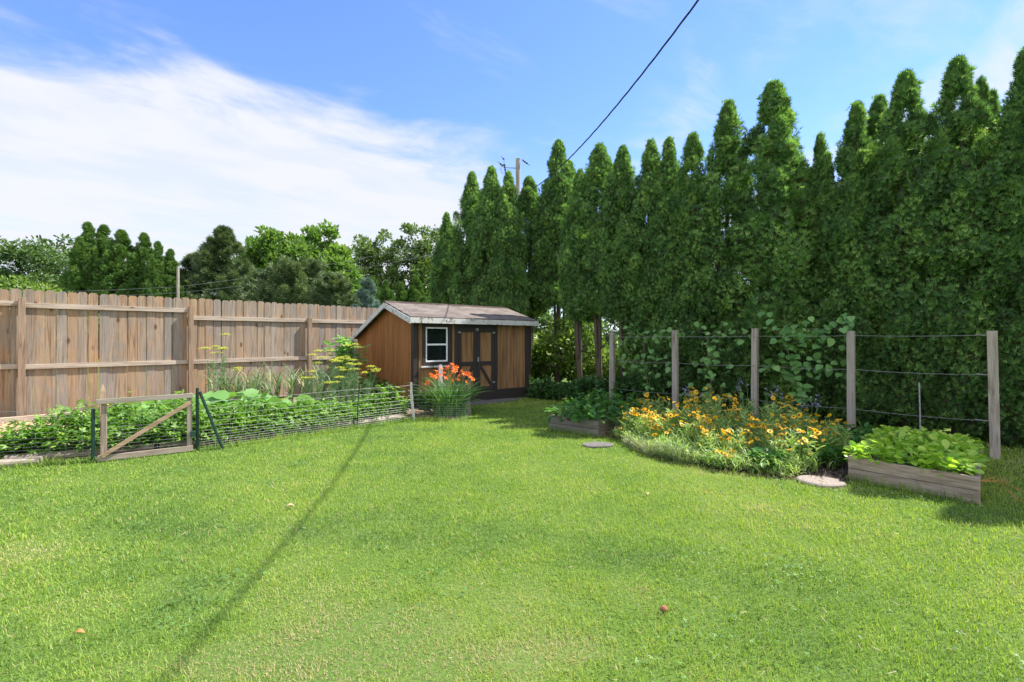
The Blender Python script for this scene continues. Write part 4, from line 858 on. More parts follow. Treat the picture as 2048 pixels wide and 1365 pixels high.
FC = [(1.75, 2.05, .42, .22, 24, 'leftmost coreopsis clump beside the grey raised bed'), (2.15, 2.3, .40, .22, 28, 'dense gold coreopsis clump at the left front of the bed'), (1.65, 1.35, .52, .22, 16, 'tall sparse coreopsis at the rear left of the bed'),
      (2.35, 1.7, .50, .24, 28, 'coreopsis clump in front of the second trellis post'), (2.25, 1.0, .62, .22, 20, 'tallest coreopsis at the back, by the slender vine'), (2.85, 1.45, .58, .24, 24, 'coreopsis clump below the third trellis post'),
      (2.75, 2.1, .42, .24, 30, 'brightest coreopsis clump in the middle of the bed'), (3.15, 2.45, .34, .22, 22, 'low coreopsis clump at the middle front'), (3.45, 1.9, .46, .24, 26, 'coreopsis clump right of the middle of the bed'),
      (3.35, 1.15, .62, .2, 18, 'tall coreopsis below the fullest vine'), (3.75, 2.25, .42, .22, 24, 'coreopsis clump near the mulch at the right front'), (3.95, 1.7, .48, .2, 24, 'rightmost coreopsis clump with gaps between blooms'), (3.2, 2.8, .16, .15, 12, 'tiny coreopsis tuft spilling onto the lawn')]
for i, (s, w_, h, rad, nf, lab) in enumerate(FC): flower_clump(s, w_, h, rad, min(60, int(nf*2)), 800+i, lab)
# mixed green ground cover between the flowers
FB = [tuple(yard(s, w_)[:2]) for s, w_ in ((1.4, .5), (1.5, 2.15), (1.9, 2.5), (2.5, 2.82), (3.3, 2.88), (3.85, 2.72), (4.15, 2.2), (4.2, .9), (3.6, .4))]
g = rnd(31); x, y = patch(g, 5200, FB, 0); n = len(x); hh = poly_h(FB, .30, .5)(x, y); az = g.uniform(0, 6.28, n); u = g.random(n)
P = np.stack([x, y, hh*u*.6], 1); D = norm(np.stack([np.cos(az)*.7, np.sin(az)*.7, g.uniform(.3, 1.2, n)], 1)); N = norm(np.stack([-np.cos(az)*.5, -np.sin(az)*.5, np.ones(n)], 1)+g.normal(size=(n, 3))*.2)
tag(link('bed_greenery', cloud_mesh('bed_greenery', ARCH[0], ARCH[1], P, D, N, np.stack([g.uniform(.07, .20, n), g.uniform(.006, .016, n), g.uniform(.07, .2, n)], 1), g.normal(.5, .22, n).clip(0, 1)), M['meadow']),
    'mixed narrow green leaves filling the flower bed between the blooms', 'greenery', kind='stuff')
FE = [tuple(yard(s, w_)[:2]) for s, w_ in ((1.5, 1.7), (1.5, 2.3), (1.95, 2.62), (2.5, 2.9), (3.3, 2.98), (3.9, 2.8), (3.95, 2.3), (3.3, 2.5), (2.6, 2.4), (2.0, 2.1))]
g = rnd(32); x, y = patch(g, 3800, FE, 0); n = len(x); az = g.uniform(0, 6.28, n); u = g.random(n)
P = np.stack([x, y, .12*u], 1); D = norm(np.stack([np.cos(az)*.9, np.sin(az)*.9, g.uniform(.2, 1.2, n)], 1)); N = norm(np.stack([-np.cos(az)*.5, -np.sin(az)*.5, np.ones(n)], 1)+g.normal(size=(n, 3))*.25)
tag(link('bed_edge_greenery', cloud_mesh('bed_edge_greenery', ARCH[0], ARCH[1], P, D, N, np.stack([g.uniform(.05, .14, n), g.uniform(.005, .013, n), g.uniform(.05, .14, n)], 1), g.normal(.78, .2, n).clip(0, 1)), M['meadow']),
    'pale narrow leaves spilling over the lawn side edge of the flower bed', 'greenery', kind='stuff')
# grey green border tufts
def tuft(name, loc, label, cat, group, seed, n, h, rad, m, tmpl=BLADE, wd=.006, tm=.5, ups=1.0, part='foliage'):
    root = empty(name, loc, label, cat, group); g = rnd(seed); az = g.uniform(0, 6.28, n); r = rad*np.sqrt(g.random(n)); P = np.stack([r*np.cos(az), r*np.sin(az), g.random(n)*h*.55], 1)
    D = norm(np.stack([np.cos(az)*r/rad, np.sin(az)*r/rad, np.full(n, ups)], 1)+g.normal(size=(n, 3))*.35); N = norm(np.stack([np.cos(az), np.sin(az), np.zeros(n)], 1)+g.normal(size=(n, 3))*.4)
    L = g.uniform(.35, .6, n)*h; link(part, cloud_mesh(part, tmpl[0], tmpl[1], P, D, N, np.stack([L, np.full(n, wd)*g.uniform(.7, 1.3, n), L*.6], 1), g.normal(tm, .22, n).clip(0, 1)), m, root); mb = MB()
    for i in range(9):
        a = i*.7; mb.tube([(0, 0, 0), (math.cos(a)*rad*.5, math.sin(a)*rad*.5, h*.6)], .003, 5)
    mb.build('stem', M['twig'], root); return root
for i, (s, w_, h, tm, lab) in enumerate([(2.05, 2.56, .15, .85, 'pale grey tuft at the left end of the bed border'), (2.25, 2.7, .16, .8, 'second pale grey border tuft'), (2.45, 2.8, .17, .65, 'border tuft between the pale and the green ones'), (2.66, 2.84, .19, .3, 'larger dark grey green border tuft'), (2.87, 2.88, .18, .35, 'rightmost grey green border tuft by the tiny coreopsis')]):
    tuft('lavender_tuft', yard(s, w_), lab, 'plant', 'grey green border tufts', 850+i, 900, h, .15, M['lav'], wd=.005, tm=tm)
# blue and violet flowers at the back
for i, (s, w_, h, lab) in enumerate([(2.0, .9, .62, 'violet flower spikes by the second trellis post'), (2.75, .55, .75, 'blue flowers beside the third trellis post'), (3.1, .7, .7, 'pale violet spikes right of the third trellis post'), (3.6, .8, .6, 'lilac spike below the fullest vine')]):
    root = empty('blue_flower', yard(s, w_), lab, 'flower', 'blue and violet flowers at the rear of the bed'); sets, B, top = stems_foliage(870+i, 200, h*.7, .1, .006, .1, .3); crown_obj('foliage', sets, ARCH, M['meadow'], root)
    g = rnd(880+i); n = 54; hd = g.integers(0, 6, n); cx = g.normal(0, .07, 6); cy = g.normal(0, .07, 6); P = np.stack([cx[hd]+g.normal(0, .012, n), cy[hd]+g.normal(0, .012, n), h*(.86+.2*(hd % 3)/3)+g.normal(0, .03, n)], 1)
    link('petals', cloud_mesh('petals', LEAF[0], LEAF[1], P, sph(g, n), sph(g, n), g.uniform(.6, 1.2, n)*.03, g.random(n)), M['blue'], root)
    mb = MB()
    for j in range(6): mb.tube([(0, 0, 0), (cx[j], cy[j], h*.9)], .0025, 5)
    mb.build('stem', M['stem'], root)
# mulch chips
g = rnd(77); CH = [tuple(yard(s, w_)[:2]) for s, w_ in ((3.9, .2), (3.95, 2.3), (4.05, 2.75), (4.3, 2.6), (4.34, .2))]; x, y = patch(g, 2600, CH, 0); x2, y2 = patch(g, 500, [tuple(yard(s, w_)[:2]) for s, w_ in ((1.36, 1.3), (1.38, 2.45), (1.8, 2.4), (1.7, 1.3))], 0)
x = np.r_[x, x2]; y = np.r_[y, y2]; n = len(x); D = norm(g.normal(size=(n, 3))*[1, 1, .3])
tag(link('mulch_chips', cloud_mesh('mulch_chips', BLADE[0], BLADE[1], np.stack([x, y, g.uniform(.012, .03, n)], 1), D, norm(UP+g.normal(size=(n, 3))*.3), np.stack([g.uniform(.03, .08, n), g.uniform(.006, .014, n), g.uniform(.01, .03, n)], 1), g.random(n)), M['chip']), 'shredded dark bark mulch around the flower bed', 'mulch', kind='stuff')
# low plants under the trellis right and mid
for i, (s, w_, n, h, rad, lab) in enumerate([(4.05, 1.25, 120, .30, .32, 'low ferny plant left of the fourth trellis post'), (4.15, .6, 110, .28, .3, 'dark low plant at the foot of the fourth trellis post'), (3.95, 2.0, 110, .26, .22, 'green leafy plant between the last coreopsis and the mulch'), (3.6, 2.62, 90, .2, .2, 'bushy green weed by the round stepping stone')]):
    clump('leafy_plant', yard(s, w_), lab, 'plant', 'low leafy plants by the mulch', 900+i, n*2, h, rad, .10, LEAF, M['bean'], .4, 10)
# dark shrubs under the hedge
for i, (s, off, h, rad, lab) in enumerate([(-3.0, -.7, .38, .45, 'dark shrub at the foot of the hedge right of the shed'), (-2.1, -.75, .36, .45, 'dark shrub under the bare hedge trunks'), (-1.1, -.8, .5, .5, 'leafy shrub left of the first trellis post'), (-.2, -.9, .6, .55, 'leafy shrub just behind the first trellis post'), (.8, -.8, .6, .5, 'dark shrub behind the slender vine'), (-3.9, -.5, .5, .4, 'small dark shrub beside the shed corner')]):
    p = hedge(s, off); root = empty('low_shrub', p, lab, 'shrub', 'shrubs at the foot of the hedge'); crown_obj('foliage', leafy(930+i, (0, 0, h*.5), (rad, rad*.8, h*.5), 30, 70, .14, .09, tmean=.5), LEAF, M['shade'], root); limbs(60+i, h*.7, .012, rad*.5, 6, .1).build('stem', M['twig'], root)
# ------------------------------------------------------------------ vegetable garden
def lerp_path(pts, d0, d1):
    pass
def border_log(a, b, z, r, tn, label, grp='round timbers edging the garden'):
    a = Vector((*a, z)); b = Vector((*b, z)); mb = MB(); d = (b-a).normalized(); prof = [(r*math.cos(k*math.pi/6), r*math.sin(k*math.pi/6)) for k in range(12)]
    mb.prism(prof, a, b, tint=tn); return tag(mb.build('border_timber', M['log'], bevel=.006), label, 'timber', grp)
border_log((-7.9, 4.22), (-5.72, 5.26), .13, .055, .3, 'upper round timber at the far left behind the wire')
border_log((-7.9, 4.12), (-5.25, 5.30), .045, .05, .9, 'lower round timber at the far left behind the wire')
border_log((-5.66, 5.30), (-4.5, 5.98), .05, .05, .1, 'dark round timber behind the left side of the gate')
border_log((-4.45, 6.0), (-3.45, 6.78), .05, .05, .7, 'round timber behind the green brace post')
border_log((-3.40, 6.82), (-2.6, 7.6), .05, .05, .5, 'round timber left of the thin green stake')
border_log((-2.55, 7.64), (-1.9, 8.3), .05, .05, .8, 'round timber near the ring of wire')
border_log((-4.0, 6.5), (-3.0, 7.4), .13, .05, .4, 'upper round timber under the strawberry leaves')
# boards by the fence and the straw
mb = MB(); a = Vector((-7.15, 8.95, .05)); mb.bar((-9.6, 6.6, .06), (-7.62, 8.55, .06), .10, .09, tint=.9); tag(mb.build('edging_board', M['rail'], bevel=.004), 'pale timber lying along the fence foot at the left', 'board', 'boards edging the straw bed')
mb = MB(); mb.bar((-7.58, 8.40, .075), (-6.2, 9.72, .075), .13, .045, tint=.7); tag(mb.build('edging_board', M['rail'], bevel=.004), 'pale board on edge below the second fence panel', 'board', 'boards edging the straw bed')
mb = MB(); mb.bar((-7.05, 8.65, .09), (-6.05, 7.35, .06), .12, .09, tint=.5); tag(mb.build('edging_board', M['log'], bevel=.004), 'short crossboard lying between straw and squash', 'board', 'boards edging the straw bed')
STR = [(-10.0, 6.1), (-7.6, 8.4), (-6.9, 8.5), (-5.7, 7.2), (-5.8, 6.2), (-6.9, 5.2), (-9.2, 4.5)]
sheet('straw_mulch', STR, .02, M['straw'])
g = rnd(91); x, y = patch(g, 9000, STR, 0); n = len(x); D = norm(g.normal(size=(n, 3))*[1, 1, .22])
tag(link('straw', cloud_mesh('straw', BLADE[0], BLADE[1], np.stack([x, y, g.uniform(.02, .06, n)], 1), D, norm(UP+g.normal(size=(n, 3))*.4), np.stack([g.uniform(.04, .12, n), g.uniform(.005, .012, n), g.uniform(.01, .04, n)], 1), g.random(n)), M['strawc']), 'loose tan straw spread over the left garden bed', 'straw', kind='stuff')
# strawberry band behind the wire
SB = [(-8.2, 4.27), (-6.6, 4.95), (-5.6, 5.33), (-4.75, 5.72), (-3.9, 6.16), (-3.05, 7.0), (-2.25, 7.9), (-1.85, 8.45), (-2.5, 8.75), (-3.3, 7.95), (-4.0, 7.35), (-4.9, 7.0), (-5.55, 6.75), (-5.75, 6.2), (-6.6, 5.45), (-8.6, 4.7)]
def hband(x, y):
    b = poly_h(SB, 1, .28)(x, y); k = np.interp(x, [-8, -6.3, -5.5, -4.6, -3.5, -2.2], [.20, .22, .42, .42, .34, .30]); return b*k
g = rnd(95); S1 = cover(95, SB, 15000, hband, .062, TRI, tm=.5)
tag(link('strawberry_patch', cloud_mesh('strawberry_patch', TRI[0], TRI[1], *S1), M['straw_leaf']), 'dense strawberry leaves along the wire fence', 'strawberry patch', kind='stuff')
# squash
for i, (x, y, h, rad, lab) in enumerate([(-5.05, 7.35, .50, .62, 'large leaved squash plant behind the gate'), (-4.35, 7.65, .52, .6, 'large leaved squash plant right of the gate post'), (-3.75, 7.7, .42, .45, 'squash plant trailing toward the garlic'), (-5.75, 7.55, .34, .5, 'smaller squash plant near the cross board')]):
    clump('squash_plant', (x, y, 0), lab, 'plant', 'squash plants in the garden', 960+i, 62, h, rad, .27, WIDE, M['squash'], .6, 16, .006)
mb_ = disk_flower(6, .06, [M['petal'], M['petal']])
for x, y, z, lab in ((-5.55, 6.5, .5, 'orange squash blossom above the strawberry leaves'),):
    o = bpy.data.objects.new('squash_blossom', mb_); COL.objects.link(o); o.location = (x, y, z); o.rotation_euler = (.6, .2, 0); tag(o, lab, 'blossom')
# garlic
def garlic_mesh(seed):
    g = rnd(seed); n = 9; az = g.uniform(0, 6.28, n); D = norm(np.stack([np.cos(az)*.55, np.sin(az)*.55, np.full(n, 1.1)], 1)+g.normal(size=(n, 3))*.15); N = norm(np.stack([-np.cos(az), -np.sin(az), np.full(n, .5)], 1)*1.0)
    P = np.stack([np.zeros(n), np.zeros(n), g.uniform(.02, .2, n)], 1); L = g.uniform(.32, .6, n)
    return cloud_mesh('leaves', ARCH[0], ARCH[1], P, D, -N, np.stack([L, np.full(n, .02), -L*1.2], 1), g.beta(1.1, 1.7, n))
GM = [garlic_mesh(s) for s in range(5)]
for m_ in GM: m_.materials.append(M['garlic'])
gs = MB(); gs.tube([(0, 0, 0), (.01, 0, .3), (.0, .02, .62)], [.006, .005, .003], 6); tmp = gs.build('stem', M['stem']); GSM = tmp.data; bpy.data.objects.remove(tmp)
cols = ['fence side', 'second', 'third', 'lawn side']
k = 0
for j in range(4):
    for i in range(9):
        x0 = -5.55+.235*i+rq.uniform(-.06, .06)+.12*j; y0 = 9.35+.16*i-.32*j+rq.uniform(-.06, .06)
        o = empty('garlic_plant', (x0, y0, .01), f'garlic plant {("", "second ", "third ", "fourth ", "fifth ", "sixth ", "seventh ", "eighth ", "ninth ")[i]}from the left in the {cols[j]} garlic row', 'plant', 'garlic plants in the garden', rq.uniform(0, 6)) ; o['label'] = o['label'].replace('plant from', 'plant first from')
        l_ = link('leaves', GM[k % 5], None, o); l_.scale = (1.2, 1.2, 1.4); s_ = link('stem', GSM, None, o); s_.rotation_euler = (rq.gauss(0, .1), rq.gauss(0, .1), 0); s_.scale = (1, 1, 1.6 if k % 3 == 0 else .9); k += 1
# dill
def dill(loc, h, seed, label, numb=4, sp=.18):
    root = empty('dill_plant', loc, label, 'plant', 'flowering dill plants'); g = rnd(seed); mb = MB(); pos = []
    for i in range(numb):
        a = g.uniform(0, 6.28); r_ = g.uniform(.02, sp); z = h*g.uniform(.78, 1.0); tip = Vector((math.cos(a)*r_, math.sin(a)*r_, z)); mb.tube([(0, 0, 0), (tip.x*.35, tip.y*.35, z*.55), tuple(tip)], [.006, .004, .002], 5); pos.append(tip)
    mb2 = []
    for t_ in pos:
        nr = 13; dd = []
        rad = g.uniform(.06, .10)
        for q in range(nr):
            a = q*2.4; rr = rad*math.sqrt((q+.5)/nr); e = Vector((math.cos(a)*rr, math.sin(a)*rr, .045-.25*rr*rr/rad)); mb.tube([t_, t_+e], .0012, 3, cap=False); dd.append(t_+e)
        D0 = np.array([list(p) for p in dd]); ci = np.repeat(np.arange(nr), 9); mb2.append(D0[ci]+g.normal(size=(len(ci), 3))*[.013, .013, .005])
    mb.build('stem', M['dill'], root)
    P = np.concatenate(mb2); n = len(P); link('flower_head', cloud_mesh('flower_head', LEAF[0], LEAF[1], P, sph(g, n), norm(UP+g.normal(size=(n, 3))*.6), g.uniform(.6, 1.2, n)*.017, g.random(n)), M['umbel'], root)
    n = 420; u = g.random(n); P = np.stack([g.normal(0, .07, n), g.normal(0, .07, n), h*(.12+.6*u)], 1); P[:, :2] *= (1.3-u)[:, None]
    link('fronds', cloud_mesh('fronds', NEEDLE[0], NEEDLE[1], P, norm(g.normal(size=(n, 3))+[0, 0, .5]), sph(g, n), np.stack([g.uniform(.05, .09, n), g.uniform(.02, .04, n), g.uniform(.02, .05, n)], 1), g.random(n)), M['dill'], root)
for i, (px, Y, py, nb, lab) in enumerate([(425, 8.5, 682, 3, 'tall lone dill with yellow heads against the fence'), (447, 8.7, 672, 4, 'tallest lone dill against the fence, right of its pair'), (478, 8.9, 735, 2, 'short dill beside the garlic'),
        (640, 8.6, 705, 4, 'dill at the left of the dense dill group'), (668, 8.8, 700, 5, 'dill in the dense group below the fence post'), (690, 8.5, 725, 5, 'lower dill at the front of the dense group'), (712, 8.9, 716, 4, 'dill near the shed side wall'), (735, 8.6, 735, 4, 'rightmost dill above the thin green stake'), (660, 8.3, 755, 4, 'low leaning dill of the dense group'), (622, 8.9, 740, 3, 'dill between the garlic and the dense group'), (700, 9.1, 690, 4, 'tallest dill of the dense group')]):
    dill(gp(px, Y), 1.4-(py-679)/950*Y, 1000+i, lab, nb)
# leafy plants by the shed
def stalky(loc, h, rad, n, size, m, seed, label, name='leafy_plant', grp=None, ns=9):
    root = empty(name, loc, label, 'plant', grp); g = rnd(seed); a = g.uniform(0, 6.28, ns); tops = np.stack([np.cos(a)*rad*g.random(ns), np.sin(a)*rad*g.random(ns), h*g.uniform(.65, 1, ns)], 1); mb = MB()
    for t_ in tops: mb.tube([(t_[0]*.2, t_[1]*.2, 0), (t_[0]*.6, t_[1]*.6, t_[2]*.5), tuple(t_)], .004, 5)
    mb.build('stem', M['stem'], root); ci = g.integers(0, ns, n); u = .15+.85*g.random(n)**.7; P = tops[ci]*np.stack([.3+.7*u, .3+.7*u, u], 1)+g.normal(size=(n, 3))*.02; az = g.uniform(0, 6.28, n)
    D = norm(np.stack([np.cos(az), np.sin(az), g.normal(.25, .3, n)], 1)); crown_obj('leaves', (P, D, norm(UP+g.normal(size=(n, 3))*.35), g.uniform(.6, 1.2, n)*size, (g.normal(.5, .2, n)+.2*(u-.5)).clip(0, 1)), LEAF, m, root)
stalky(gp(693, 10.4), 1.47, .42, 520, .16, M['vine'], 1101, 'tall bright leafy shrub against the fence beside the shed', ns=14)
for i, (px, Y, py, m_, lab) in enumerate([(752, 9.9, 735, 'shade', 'dark bushy plant at the foot of the shed side wall'), (785, 9.4, 758, 'shade', 'dark bushy plant by the shed front corner'), (730, 9.3, 750, 'bean', 'leafy plant behind the thin green stake'), (775, 8.45, 765, 'straw_leaf', 'upright leafy stem plant left of the white stake'), (800, 8.4, 785, 'straw_leaf', 'bright leafy plant at the wire left of the white stake'), (745, 8.2, 790, 'straw_leaf', 'low bright leafy plant right of the thin green stake'), (850, 8.8, 785, 'bean', 'dark green plant below the shed window')]):
    stalky(gp(px, Y), 1.4-(py-679)/950*Y, .26, 230, .10, M[m_], 1110+i, lab, grp='leafy plants near the shed')
# daylilies
dl = empty('daylily_clump', gp(900, 8.72), 'orange daylilies behind the wire ring before the shed', 'flowers'); g = rnd(1200); n = 420; az = g.uniform(0, 6.28, n); r = .3*np.sqrt(g.random(n)); P = np.stack([r*np.cos(az)*1.1, r*np.sin(az), np.zeros(n)], 1)
D = norm(np.stack([np.cos(az)*.55, np.sin(az)*.55, np.full(n, 1.1)], 1)+g.normal(size=(n, 3))*.22); N = norm(np.stack([-np.cos(az), -np.sin(az), np.full(n, .4)], 1)); L = g.uniform(.4, .85, n)
link('leaves', cloud_mesh('leaves', ARCH[0], ARCH[1], P, D, -N, np.stack([L, np.full(n, .016), -L*1.3], 1), g.random(n)), M['lily_leaf'], dl)
def lily_mesh():
    mb = MB()
    for i in range(6):
        a = i*math.pi/3; d = Vector((math.cos(a), math.sin(a), 0)); s_ = Vector((-d.y, d.x, 0)); w_ = .020
        p = [(0, .0, .004), (.025, .035, w_*.7), (.055, .055, w_), (.08, .045, w_*.6)]
        vs = [d*x+ZZ*z+s_*k_*w2 for x, z, w2 in p for k_ in (-1, 1)]+[d*.093+ZZ*.028]; mb.add(vs, [(0, 1, 3, 2), (2, 3, 5, 4), (4, 5, 7, 6), (6, 7, 8)], .25 if i % 2 else .6, 0)
    mb.tube([(0, 0, -.03), (0, 0, .0), (0, 0, .02)], [.004, .01, .006], 6, .5, 1)
    o = mb.build('blossom', None, None, mats=[M['lily'], M['lilyc']]); me = o.data; bpy.data.objects.remove(o); return me
LM = lily_mesh(); mb = MB(); rl = random.Random(5); rr = [(-.40, .58), (-.3, .66), (-.27, .78), (-.2, .72), (-.18, .84), (-.1, .78), (-.05, .86), (.0, .7), (.02, .92), (.1, .8), (.13, .88), (.18, .72), (.22, .8), (.28, .74), (.36, .76), (.4, .66), (.05, .62), (-.34, .72), (.15, .64), (.3, .62), (-.12, .66), (.08, .84), (-.24, .70), (.33, .7)]
for x, z in rr:
    y = rl.uniform(-.2, .15); mb.tube([(x*.3, y*.3, 0), (x*.7, y*.7, z*.7), (x, y, z-.02)], .003, 5); b_ = bpy.data.objects.new('blossom', LM); COL.objects.link(b_); b_.parent = dl; b_.location = (x, y, z); b_.rotation_euler = (rl.uniform(.2, 1.2), rl.uniform(-.6, .6), rl.uniform(0, 6)); k_ = rl.uniform(.5, .85); b_.scale = (k_,)*3
mb.build('stem', M['stem'], dl)
# ------------------------------------------------------------------ wire garden fence, gate, stakes
HZ = [.02, .05, .08, .11, .14, .175, .21, .25, .30, .36, .43, .52, .61]
def resample(pts, step):
    pts = [Vector((*p, 0)) for p in pts]; out = [pts[0]]
    for a, b in zip(pts, pts[1:]):
        n = max(1, int((b-a).length/step)); out += [a.lerp(b, (i+1)/n) for i in range(n)]
    return out
def mesh_wire(pts, name, parent, zs, step=.15, r=.0012, wave=.006, base=None, vr=None):
    base = base or Vector((0, 0, 0)); g = random.Random(len(pts)); mb = MB(); P = resample(pts, .15); wb = [g.gauss(0, wave*1.5) for _ in P]; wob = [sum(wb[max(0, i-3):i+4])/len(wb[max(0, i-3):i+4]) for i in range(len(P))]
    for z in zs: mb.tube([p-base+Vector((0, 0, z+wob[i]*(.4+z)+g.gauss(0, wave*.12))) for i, p in enumerate(P)], r, 4, cap=False)
    for i, p in enumerate(P): mb.tube([p-base+Vector((0, 0, zs[0]-.015)), p-base+Vector((0, 0, zs[-1]+wob[i]*.6))], r*.85, 4, cap=False)
    return mb.build(name, M['wire'], parent)
W1 = empty('wire_fence', (*WL[1], 0), 'low wire mesh fence left of the small gate', 'wire fence', 'wire mesh fence runs'); mesh_wire(WL, 'wire_mesh', W1, HZ, base=Vector((*WL[1], 0)))
W2 = empty('wire_fence', (*WR[1], 0), 'low wire mesh fence right of the gate, curling round the daylilies', 'wire fence', 'wire mesh fence runs'); mesh_wire(WR, 'wire_mesh', W2, HZ, base=Vector((*WR[1], 0)))
# gate
gt = empty('garden_gate', GA, 'small timber and wire gate with diagonal brace', 'gate'); GD = (GB-GA).normalized(); GL = (GB-GA).length; GN = Vector((GD.y, -GD.x, 0))
def gg(x, n=0, z=0): return GD*x+GN*n+Vector((0, 0, z))
for nm, a, b, wd, th, m_, tn in (('stile', gg(.035, 0, .06), gg(.035, 0, .69), .05, .025, 'gatev', .1), ('stile', gg(GL-.035, 0, .06), gg(GL-.035, 0, .72), .055, .025, 'gatev', .0)):
    mb = MB(); mb.bar(a, b, wd, th, up=GD, tint=tn); mb.build(nm, M[m_], gt, bevel=.002)
mb = MB(); mb.bar(gg(-.03, .026, .69), gg(GL+.0, .026, .70), .055, .022, tint=.0); mb.build('top_rail', M['gatew'], gt, bevel=.002)
mb = MB(); mb.bar(gg(-.02, .026, .045), gg(GL-.0, .026, .045), .065, .022, tint=.2); mb.build('bottom_rail', M['gatew'], gt, bevel=.002)
mb = MB(); mb.bar(gg(.02, .049, .07), gg(GL-.03, .049, .62), .045, .02, tint=.95); mb.build('brace', M['gatew'], gt, bevel=.002)
mesh_wire([tuple((GA+GD*.03-GN*.016)[:2]), tuple((GA+GD*(GL-.03)-GN*.016)[:2])], 'wire_mesh', gt, [.10+.04*i for i in range(12)]+[.62], base=GA)
mb = MB(); mb.box(gg(GL+.0, .03, .22), (GD, GN, ZZ), (.03, .02, .035)); mb.build('hinge', M['green'], gt)
mb = MB(); p = gg(.02, -.05)+GA; mb.bar(p, p+Vector((0, 0, .80)), .05, .022, up=GD, tint=.9); mb.add([p+Vector((0, 0, .80))+GD*a+GN*b for a, b in ((-.025, -.011), (.025, -.011), (.025, .011), (-.025, .011))]+[p+Vector((0, 0, .89))], [(0, 1, 4), (1, 2, 4), (2, 3, 4), (3, 0, 4)], .9)
tag(mb.build('pointed_stake', M['gatev']), 'tan pointed wooden stake at the left side of the gate', 'stake')
def tpost(p, h, label, r=.016, top=None):
    mb = MB(); p = Vector(p); q = Vector(top) if top else p+Vector((0, 0, h)); d = (q-p).normalized(); s_ = GD; n_ = d.cross(s_).normalized()
    mb.bar(p-d*.05, q, .034, .006, up=s_); mb.bar(p-d*.05-n_*.016, q-n_*.016, .006, .026, up=s_)
    k = 0
    while k*.055 < (q-p).length-.03:
        c_ = p+d*(k*.055+.03); mb.box(c_+n_*.006, (s_, n_, d), (.008, .007, .007)); k += 1
    return tag(mb.build('steel_stake', M['green']), label, 'stake', 'green steel stakes')
tpost(GA-GD*.06+GN*.0, .61, 'dark green steel post at the left of the gate'); tpost(GB+GD*.045, .79, 'green steel post hinging the gate')
mb = MB(); a = GB+GD*.07+Vector((0, 0, .74)); b = Vector(((446-1024)/950*6.05, 6.05, 0)); tpost(b, 0, 'thin green brace leaning on the hinge post', top=a)
mb = MB(); p = Vector((-2.43, 7.45, 0)); mb.tube([p+Vector((0, 0, -.05)), p+Vector((.012, 0, .35)), p+Vector((.045, 0, .72))], .0085, 7); tag(mb.build('garden_stake', M['green']), 'thin leaning dark stake midway along the wire fence', 'stake')
mb = MB(); p = Vector(((829-1024)/950*8.18, 8.14, 0)); mb.bar(p, p+Vector((-.05, 0, .5)), .04, .012, up=(1, 0, 0)); mb.bar(p+Vector((-.055, .03, .3)), p+Vector((-.055, .03, .66)), .03, .02, up=(1, 0, 0)); tag(mb.build('white_stake', M['white_paint']), 'short white leaning stake tied to the wire ring', 'stake')
mb = MB(); p = Vector(((881-1024)/950*9.3, 9.3, 0)); mb.bar(p, p+Vector((0, 0, .87)), .085, .02, up=SX); mb.bar(p+Vector((0, 0, .87)), p+Vector((0, 0, .9)), .06, .02, up=SX); tag(mb.build('white_post', M['white_paint'], bevel=.004), 'white flat post standing behind the daylilies', 'post')
for px, Y, h, lab in ((417, 9.2, .82, 'left thin green garden stake near the fence'), (439, 9.3, .72, 'right thin green garden stake near the fence')):
    mb = MB(); p = Vector(gp(px, Y)); mb.tube([p, p+Vector((0, 0, h))], .007, 6); tag(mb.build('garden_stake', M['green']), lab, 'stake', 'thin green stakes')
# ------------------------------------------------------------------ poles and cables
pb = Vector(gp(1036, 15.6)); pole = empty('utility_pole', pb, 'grey timber utility pole with insulators behind the hedge', 'utility pole'); HT = H_(318, 15.6)
mb = MB(); mb.tube([(0, 0, -.1), (0, 0, HT*.6), (.0, 0, HT)], [.11, .09, .072], 12); mb.build('shaft', M['greypost'], pole, smooth=False)
mb = MB(); z = HT-.31; mb.tube([(-.05, 0, z), (-.38, 0, z+.02)], .016, 7); mb.build('bracket_arm', M['steel'], pole)
def insul(c, tilt, n=3):
    mb = MB(); c = Vector(c); d = Vector((math.sin(tilt), 0, math.cos(tilt)))
    pts = []; rad = []
    for i in range(n*3): pts.append(c+d*(i*.026)); rad.append((.042, .022, .015)[i % 3])
    mb.tube(pts, rad, 9); mb.tube([c-d*.06, c+d*(n*.078+.06)], .008, 6); mb.build('insulator', M['cable'], pole, smooth=True)
insul((-.41, 0, z-.13), -.15, 4); insul((-.50, 0, z+.08), -.9, 2); insul((.16, 0, z+.26), 2.2, 3); insul((-.47, 0, z+.30), -.7, 1)
mb = MB(); mb.tube([(-.36, 0, z), (-.42, 0, z+.12), (-.52, 0, z+.12), (-.57, 0, z-.02), (-.53, 0, z-.15), (-.42, 0, z-.2)], .006, 6); mb.build('jumper_wire', M['cable'], pole)
